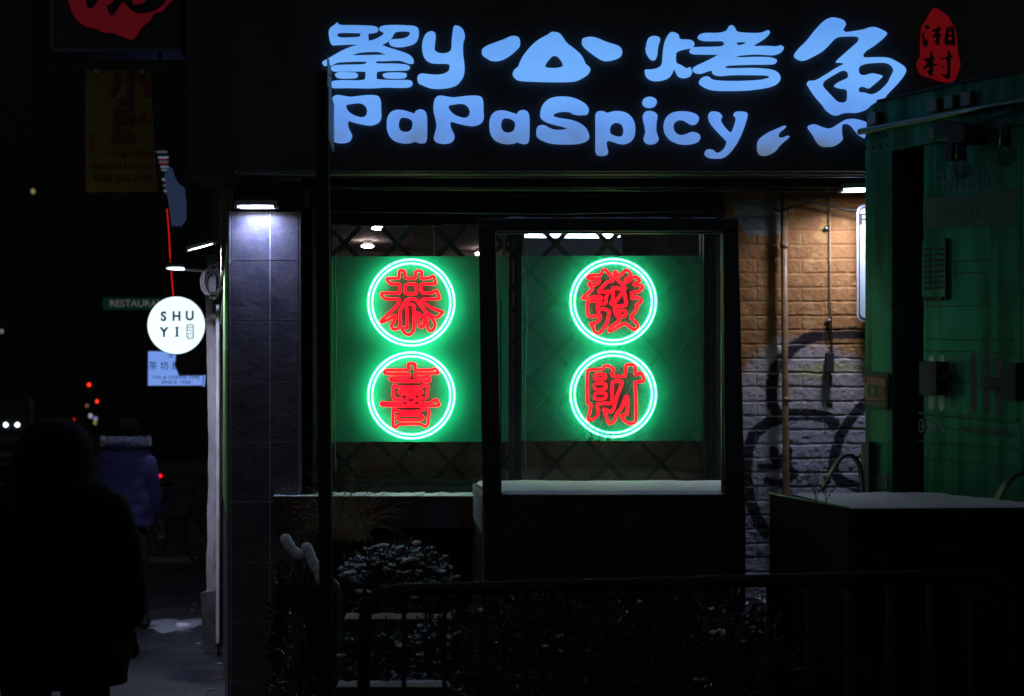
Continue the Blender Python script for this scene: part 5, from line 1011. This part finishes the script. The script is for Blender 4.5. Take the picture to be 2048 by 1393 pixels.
for lab, px, ys, d in (('traffic light glowing a single red on its pole, upper one far off', 178, (770,), 66), ('lower traffic light far off with two red lamps side by side', 190, (803,), 67)):
    p = P(px, ys[0], d); t_ = thing('traffic_light', lab, 'traffic light', (p.x, p.y, -.13), 'far traffic lights')
    MB().tube([(p.x+.1, p.y+.3, -.13), (p.x+.1, p.y+.3, p.z+.8)], .06, 8).build('pole', BLACK, t_)
    MB().box(p.x-.2, p.x+.2, p.y+.02, p.y+.3, p.z-.85, p.z+.22).build('signal_head', BLACK, t_)
    for dx in ((0,) if px == 178 else (-.075, .075)):
        MB().sphere((p.x+dx, p.y, p.z), 3.6*d/F, 14, 8).build('signal_lamp', TRED, t_, smooth=True)
def car(name, label, c, yaw, lights, col, group, emit, rear=False):
    t_ = thing(name, label, 'car', c, group); M4 = Matrix.Translation(c) @ Matrix.Rotation(yaw, 4, 'Z')
    def part(mb, nm, mat, parent=t_, bev=0):
        me = mb.mesh(nm)
        if bev:
            bm = bmesh.new(); bm.from_mesh(me); bmesh.ops.bevel(bm, geom=bm.edges[:], offset=bev, segments=2, affect='EDGES'); bm.to_mesh(me); bm.free()
        me.transform(M4); return link(nm, me, parent, mat)
    prof = [(-2.2, .35), (2.2, .35), (2.25, .75), (1.3, .95), (.5, 1.45), (-1.2, 1.5), (-2.0, 1.0), (-2.25, .9)]
    part(MB().prism([(-.88, -y, z) for y, z in prof], (1.76, 0, 0)), 'body', col, bev=.05)
    part(MB().box(-.7, .7, -1.12, -1.02, 1.0, 1.36), 'windscreen', M('car_glass', (.02, .025, .03), .1))
    for sx in (-.8, .8):
        for sy in (-1.4, 1.4): part(MB().tube([(sx-.1, sy, .33), (sx+.1, sy, .33)], .33, 18), 'wheel', M('tyre', (.02, .02, .02), .8))
    for sx in (-.62, .62): part(MB().sphere((sx, -2.27, .72), .12, 12, 8, (1.2, .4, .8)), 'tail_light' if rear else 'headlight', emit)
    return t_
HL = ME('headlight_glow', (.85, .95, 1.0), 5.0); TL = ME('tail_glow', (1.0, .06, .01), .55)
DARKP = M('dark_car', (.03, .03, .035), .3, .3)
p = P(23, 850, 92); vt = thing('far_van', 'far oncoming van with two white headlights beside the hooded head', 'van', (p.x, p.y, -.13))
MB().box(p.x-1.0, p.x+1.0, p.y+.05, p.y+6, .4, 3.2).build('body', DARKP, vt, bevel=.1)
MB().box(p.x-.85, p.x+.85, p.y+.02, p.y+.06, 2.0, 2.9).build('windscreen', M('van_glass', (.02, .025, .03), .1), vt)
for dx in (-11.5, 11.5): MB().sphere((p.x+dx*92/F, p.y, p.z-.0), 4.2*92/F, 12, 8).build('headlight', HL, vt, smooth=True)
for sx in (-.95, .75):
    for sy in (1, 5): MB().tube([(p.x+sx, p.y+sy, .24), (p.x+sx+.2, p.y+sy, .24)], .37, 16).build('wheel', M('tyre', (.02, .02, .02), .8), vt)
p = P(2, 893, 40); car('parked_car', 'dark car with dull orange tail lights behind the hooded person', (p.x-.1, p.y+2.27, -.13), 0, 0, DARKP, 'cars in the street', TL, True)
# shop glints farther along
for px, py, r_, c_, st, lab in ((181, 832, 4.2, (.32, .34, .45), .8, 'pale blurred shop light under the red traffic lights'), (191, 838, 4, (.28, .26, .40), .7, 'lilac blurred shop light beside the pale one'), (190, 846, 3.6, (.22, .22, .03), .7, 'dim yellow blurred shop light below the lilac one'), (174, 812, 3.4, (.22, .11, .06), .6, 'dim brown blurred shop light beside the twin red lamps'), (148, 839, 2.2, (.6, .01, .01), .8, 'faint small red lamp over the hooded head'), (66, 383, 4.5, (.20, .17, .06), 1, 'tiny far yellow window glint high above the street'), (3, 663, 4, (.16, .14, .12), 1, 'faint pale glint beyond the far van')):
    d = 64; p = P(px, py, d); o = thing('shop_lamp', lab, 'lamp', p, 'far blurred lamps')
    MB().sphere(p, 1, 12, 8, (r_*d/F, .1, r_*d/F*1.2)).build('lamp_globe', ME('lamp_glow', c_, st), o, smooth=True); MB().box(p.x-.1, p.x+.1, p.y+.1, 70+.0, p.z-.06, p.z+.06).build('bracket', BLACK, o)
# bicycle leaning by the wall beyond the walkers
bk = thing('bicycle', 'dark bicycle with a small red tail light beyond the person in the purple coat', 'bicycle', (P(340, 1000, 19).x, 11, 0))
d = 19.0; c0 = Vector((P(352, 1000, d).x, 11.0, 0)); BKM = M('bike_black', (.03, .03, .03), .4, .4)
def bp(u, z, s_=0): return c0+Vector((u*.75+s_, -u*.66, z))
for u in (-.5, .5):
    wl = MB().tube([bp(u+.33*math.cos(a), .34+.33*math.sin(a)) for a in np.linspace(0, 2*math.pi, 28, endpoint=False)], .018, 6, closed=True).build('wheel', M('tyre', (.02, .02, .02), .8), bk, smooth=True)
    mb = MB()
    for k in range(10): a = k*math.pi/5; mb.tube([bp(u, .34), bp(u+.32*math.cos(a), .34+.32*math.sin(a))], .002, 3)
    mb.build('spoke', STEEL, wl)
MB().tube([bp(-.5, .34), bp(-.18, .85), bp(.38, .82), bp(.5, .34)], .016, 6).tube([bp(-.18, .85), bp(-.05, .32), bp(.38, .76)], .016, 6).tube([bp(-.5, .34), bp(-.05, .32)], .012, 6).build('bike_frame', BKM, bk, smooth=True)
MB().tube([bp(.36, .82), bp(.34, 1.02)], .014, 6).tube([bp(.34, 1.02, -.25), bp(.34, 1.03, .25)], .014, 6).build('handlebar', BKM, bk, smooth=True)
MB().sphere(bp(-.2, .95), .1, 10, 6, (1, 1, .4)).build('saddle', BKM, bk, smooth=True)
tlp = P(320.5, 952, d); MB().sphere(tlp, 4.3*d/F, 10, 8).build('tail_light', ME('bike_red', (1.0, .008, .012), 1.3), bk, smooth=True)
MB().tube([tlp+Vector((0, .02, 0)), bp(-.2, .93)], .012, 6).build('light_bracket', BKM, bk)
# low kerb strip across the far pavement and snow left on the ground
ks = MB().box(-4.6, W(20)-.05, 19-8, 19.25-8, .001, .05).build('kerb_strip', M('kerb_tan', (.30, .22, .12), .8, var=.2)); prop(ks, kind='structure')
for k, (px, py, rx, ry, lab) in enumerate(((352, 1250, 62, 12, 'thin patch of packed snow across the pavement in front of the pale rail guard'), (452, 1301, 10, 3, 'crumbs of snow by the foot of the tiled pillar'))):
    d = CAMZ*F/(py-850); c = P(px, py, d); mb = MB(); n_ = 40; r = random.Random(k+2); rim = [(1+.25*math.sin(3*a+k)+.15*math.sin(7*a)+r.uniform(-.1, .1)) for a in np.linspace(0, 2*math.pi, n_, endpoint=False)]
    vs = [(c.x, c.y, .018)]; fs = []
    for q_, h in ((.45, .016), (.8, .011), (1.0, .001)):
        for i in range(n_): a = 2*math.pi*i/n_; vs.append((c.x+rx*d/F*rim[i]*q_*math.cos(a), c.y+ry*d*d/F/CAMZ*rim[i]*q_*math.sin(a), h+r.uniform(0, .004)))
    for i in range(n_): j = (i+1) % n_; fs += [(0, 1+i, 1+j), (1+i, 1+n_+i, 1+n_+j, 1+j), (1+n_+i, 1+2*n_+i, 1+2*n_+j, 1+n_+j)]
    o = mb.add(vs, fs).build('snow_patch', M('packed_snow', (.34, .36, .42), .5, bump=.5, bscale=40), smooth=True); prop(o, lab, 'snow', 'snow left on the ground')
o = MB().sphere(P(365, 1252, CAMZ*F/(1256-850)), .05, 14, 8, (1.3, 1, .5), .2).build('snow_lump', SNOW, smooth=True); prop(o, 'small bright lump of snow on the pavement', 'snow')

o = MB(); r = random.Random(77)
for k in range(34):
    d_ = r.uniform(9.2, 15); o.sphere((W(d_)-r.uniform(.02, .35)**1.3, d_+CAMY, .004), r.uniform(.008, .028), 7, 4, (1.3, 1, .4), .25)
prop(o.build('slush', M('grey_slush', (.13, .13, .14), .6, bump=.4), smooth=True), 'dirty crumbs of slush along the foot of the side wall', 'slush', kind='stuff')
# ------------------------------------------------------------------ people
def skin(name, pts, edges, mat, parent=None, sub=2, root=0):
    me = bpy.data.meshes.new(name); me.from_pydata([p[0] for p in pts], edges, []); o = bpy.data.objects.new('tmp', me); COL.objects.link(o)
    m = o.modifiers.new('s', 'SKIN'); m.use_smooth_shade = True
    for i, p in enumerate(pts):
        r_ = p[1]; me.skin_vertices[0].data[i].radius = r_ if isinstance(r_, tuple) else (r_, r_)
    me.skin_vertices[0].data[root].use_root = True
    s_ = o.modifiers.new('u', 'SUBSURF'); s_.levels = sub; s_.render_levels = sub
    bpy.context.view_layer.update(); out = bpy.data.meshes.new_from_object(o.evaluated_get(bpy.context.evaluated_depsgraph_get())); bpy.data.objects.remove(o)
    return link(name, out, parent, mat, True)
def loft(name, rings, mat, parent, n=36, fold=0.0, seed=0):
    """rings: (cx, cy, z, rx, ry); quilted garments get soft horizontal folds"""
    vs = []; fs = []; r = random.Random(seed); wv = [(r.choice((1, 2, 3, 5, 7)), r.uniform(-40, 40), r.uniform(0, 6), r.uniform(.3, 1)) for _ in range(9)]
    pts = []
    for a, b in zip(rings[:-1], rings[1:]):
        for t_ in np.linspace(0, 1, 8, endpoint=False): s_ = t_*t_*(3-2*t_) if False else t_; pts.append([a[i]*(1-s_)+b[i]*s_ for i in range(5)])
    pts.append(list(rings[-1]))
    for k, (cx, cy, z, rx, ry) in enumerate(pts):
        f_ = 1+fold*.7*math.sin(z*60)
        for i in range(n):
            a = 2*math.pi*i/n; g_ = f_*(1+sum(fold*w_*math.sin(k_*a+m_*z+p_) for k_, m_, p_, w_ in wv)); vs.append((cx+rx*g_*math.cos(a), cy+ry*g_*math.sin(a), z))
    m_ = len(pts)
    for k in range(m_-1):
        for i in range(n): j = (i+1) % n; fs.append((k*n+i, k*n+j, (k+1)*n+j, (k+1)*n+i))
    fs += [tuple(range(n-1, -1, -1)), tuple((m_-1)*n+i for i in range(n))]
    return MB().add(vs, fs).build(name, mat, parent, smooth=True)
SKINM = M('skin', (.06, .04, .032), .6)
def person(label, x, y, H, hand_r, yaw=0, stride=.12, arm=.0):
    """bare figure from joints, seen from behind; returns the body object"""
    s_ = H/1.70; B = Vector((x, y, 0))
    def q(a, b, c): return tuple(B+Vector((a*s_, b*s_, c*s_)))
    pts = [(q(0, 0, .93), (.15*s_, .105*s_)), (q(0, 0, 1.10), (.135*s_, .10*s_)), (q(0, -.01, 1.28), (.155*s_, .11*s_)), (q(0, 0, 1.40), (.10*s_, .08*s_)), (q(0, .01, 1.47), .05*s_), (q(0, .025, 1.55), (.075*s_, .085*s_)), (q(0, .02, 1.63), (.07*s_, .08*s_))]
    ed = [(i, i+1) for i in range(6)]
    for sd in (-1, 1):
        b = len(pts); st = stride*sd
        pts += [(q(.09*sd, 0, .84), .085*s_), (q(.10*sd, st*.5, .48), .058*s_), (q(.105*sd, st*.9-.02, .11), .04*s_), (q(.105*sd, st*.9-.01, .05), .04*s_), (q(.11*sd, st*.9+.14, .035), .033*s_)]
        ed += [(0, b), (b, b+1), (b+1, b+2), (b+2, b+3), (b+3, b+4)]
        b = len(pts)
        pts += [(q(.18*sd, 0, 1.37), .055*s_), (q(.21*sd, -.02, 1.12), .042*s_), (q(.232*sd, .10+arm, .93), .032*s_), (q(.25*sd, .15+arm, .87), (.028*s_, .018*s_)), (q(.25*sd, .18+arm, .83), (.03*s_, .014*s_))]
        ed += [(3, b), (b, b+1), (b+1, b+2), (b+2, b+3), (b+3, b+4)]
        hb = b+4
        for k, (dx, ln) in enumerate(((-.024, .055), (-.008, .065), (.008, .062), (.022, .048))):
            c = len(pts); pts += [(q(.25*sd+dx*.9, .20+arm, .80), .0085*s_), (q(.25*sd+dx, .21+arm, .80-ln*.6), .008*s_), (q(.25*sd+dx, .20+arm, .80-ln), .007*s_)]; ed += [(hb, c), (c, c+1), (c+1, c+2)]
        c = len(pts); pts += [(q(.25*sd-.03*sd, .16+arm, .84), .010*s_), (q(.25*sd-.045*sd, .17+arm, .81), .009*s_), (q(.25*sd-.045*sd, .185+arm, .785), .008*s_)]; ed += [(b+3, c), (c, c+1), (c+1, c+2)]
    o = skin('person', pts, ed, SKINM, None, 2); prop(o, label, 'person'); return o, q
def face(o, q):
    """eyes, nose, mouth and ears on the far side of the head (the figure walks away from the camera)"""
    MB().sphere(q(-.03, .105, 1.60), .011, 8, 6).sphere(q(.03, .105, 1.60), .011, 8, 6).build('eye', M('eye', (.05, .04, .03), .2), o, smooth=True)
    MB().tube([q(0, .10, 1.60), q(0, .128, 1.565), q(0, .105, 1.56)], [.008, .014, .008], 8).tube([q(-.022, .105, 1.525), q(0, .112, 1.523), q(.022, .105, 1.525)], .005, 6).sphere(q(-.082, .02, 1.59), .018, 8, 6, (.4, 1, 1.5)).sphere(q(.082, .02, 1.59), .018, 8, 6, (.4, 1, 1.5)).build('face_feature', SKINM, o, smooth=True)
BCOAT = M('black_parka', (.006, .006, .006), .9, spec=.1, var=.3, scale=14, bump=.3, bscale=25)
x_, y_ = X(112, 6.1), 6.1+CAMY
o, q = person('person with their back turned in a bulky black parka with the hood up', x_, y_, 1.66, 0, stride=.14); face(o, q)
loft('parka', [(x_, y_, .66, .275, .20), (x_, y_, .80, .28, .20), (x_, y_, 1.0, .27, .19), (x_, y_-.01, 1.2, .265, .185), (x_, y_-.01, 1.33, .255, .17), (x_+.0, y_, 1.42, .20, .14), (x_, y_, 1.47, .13, .12)], BCOAT, o, n=64, fold=.016, seed=2)
hd = loft('hood', [(x_-.01, y_, 1.40, .15, .13), (x_-.01, y_-.01, 1.46, .152, .145), (x_-.008, y_-.01, 1.53, .152, .150), (x_-.004, y_-.005, 1.59, .136, .145), (x_-.002, y_, 1.635, .105, .12), (x_-.01, y_, 1.66, .075, .085), (x_-.01, y_, 1.672, .02, .02)], BCOAT, o, fold=.008, seed=5)
fu = MB(); r = random.Random(6)
for k in range(1700):
    a = r.uniform(-.35, math.pi+.35); rr = r.uniform(.93, 1.0); p = Vector((x_-.01+.150*rr*math.cos(a), y_+r.uniform(.02, .10), 1.515+.152*rr*math.sin(a))); dv = Vector((math.cos(a), r.uniform(-.4, .8), math.sin(a)))+Vector((r.uniform(-.6, .6), r.uniform(-.4, .4), r.uniform(-.6, .6)))
    fu.leaf(p, dv, (r.uniform(-1, 1), 1, 0), r.uniform(.010, .022), .0012)
fu.build('fur_trim', M('dark_fur', (.10, .09, .10), .7), hd)
for sd in (-1, 1):
    skin('sleeve', [((x_+sd*.17, y_, 1.385), .10), ((x_+sd*.245, y_-.03, 1.20), .095), ((x_+sd*.272, y_+.01, 1.0), .082), ((x_+sd*.258, y_+.085, .865), .060)], [(0, 1), (1, 2), (2, 3)], BCOAT, o, 2)
    st = .14*sd; skin('trouser_leg', [((x_+sd*.10, y_, .80), .115), ((x_+sd*.105, y_+st*.5, .46), .088), ((x_+sd*.105, y_+st*.9-.02, .11), .072)], [(0, 1), (1, 2)], M('black_trousers', (.018, .018, .022), .8), o, 2)
    MB().sphere((x_+sd*.107, y_+st*.9+.05, .052), .06, 14, 8, (.85, 2.2, .86)).build('shoe', BLACK, o, smooth=True)
PURP = M('purple_coat', (.020, .016, .078), .9, var=.25, scale=10, bump=.25, bscale=20)
x_, y_ = X(250, 12.7), 12.7+CAMY
o, q = person('person walking away in a purple-blue coat with a grey fur-trimmed hood', x_, y_, 1.66, 0, stride=.2, arm=.0); face(o, q)
loft('coat', [(x_, y_, .84, .235, .17), (x_, y_, 1.0, .225, .165), (x_, y_, 1.2, .225, .16), (x_, y_, 1.36, .235, .155), (x_, y_, 1.44, .19, .14), (x_, y_, 1.49, .11, .10)], PURP, o, n=64, fold=.016, seed=9)
loft('hood_roll', [(x_+.01, y_-.02, 1.44, .15, .13), (x_+.01, y_-.03, 1.49, .18, .155), (x_+.01, y_-.02, 1.54, .165, .14), (x_+.01, y_, 1.56, .11, .10)], PURP, o, fold=.01, seed=3)
fu = MB(); r = random.Random(16)
for k in range(1600):
    a = r.uniform(math.pi*.95, math.pi*2.05); p = Vector((x_+.012+.178*math.cos(a), y_-.02+.15*math.sin(a), 1.515+r.uniform(-.03, .035))); fu.leaf(p, Vector((math.cos(a)*.7+r.uniform(-.5, .5), math.sin(a)+r.uniform(-.4, .4), r.uniform(-.6, .9))), (r.uniform(-1, 1), 0, 1), r.uniform(.02, .04), .003)
fu.build('fur_trim', M('grey_fur', (.34, .36, .38), .8), o)
MB().sphere((x_+.02, y_+.0, 1.60), .105, 18, 12, (1, 1.05, 1.0), .02).build('hair', M('dark_hair', (.003, .003, .003), 1.0, spec=.05), o, smooth=True)
for sd in (-1, 1):
    skin('sleeve', [((x_+sd*.165, y_, 1.41), .085), ((x_+sd*.205, y_-.02, 1.24), .075), ((x_+sd*.222, y_+.03, 1.06), .070), ((x_+sd*.235, y_+.10, .90), .05)], [(0, 1), (1, 2), (2, 3)], PURP, o, 2)
    st = .2*sd; skin('trouser_leg', [((x_+sd*.09, y_, .86), .10), ((x_+sd*.10, y_+st*.5, .48), .074), ((x_+sd*.105, y_+st*.9-.02, .10), .06)], [(0, 1), (1, 2)], M('dark_trousers', (.018, .018, .022), .8), o, 2)
    MB().sphere((x_+sd*.107, y_+st*.9+.05, .05), .055, 14, 8, (.8, 2.3, .85)).build('shoe', BLACK, o, smooth=True)
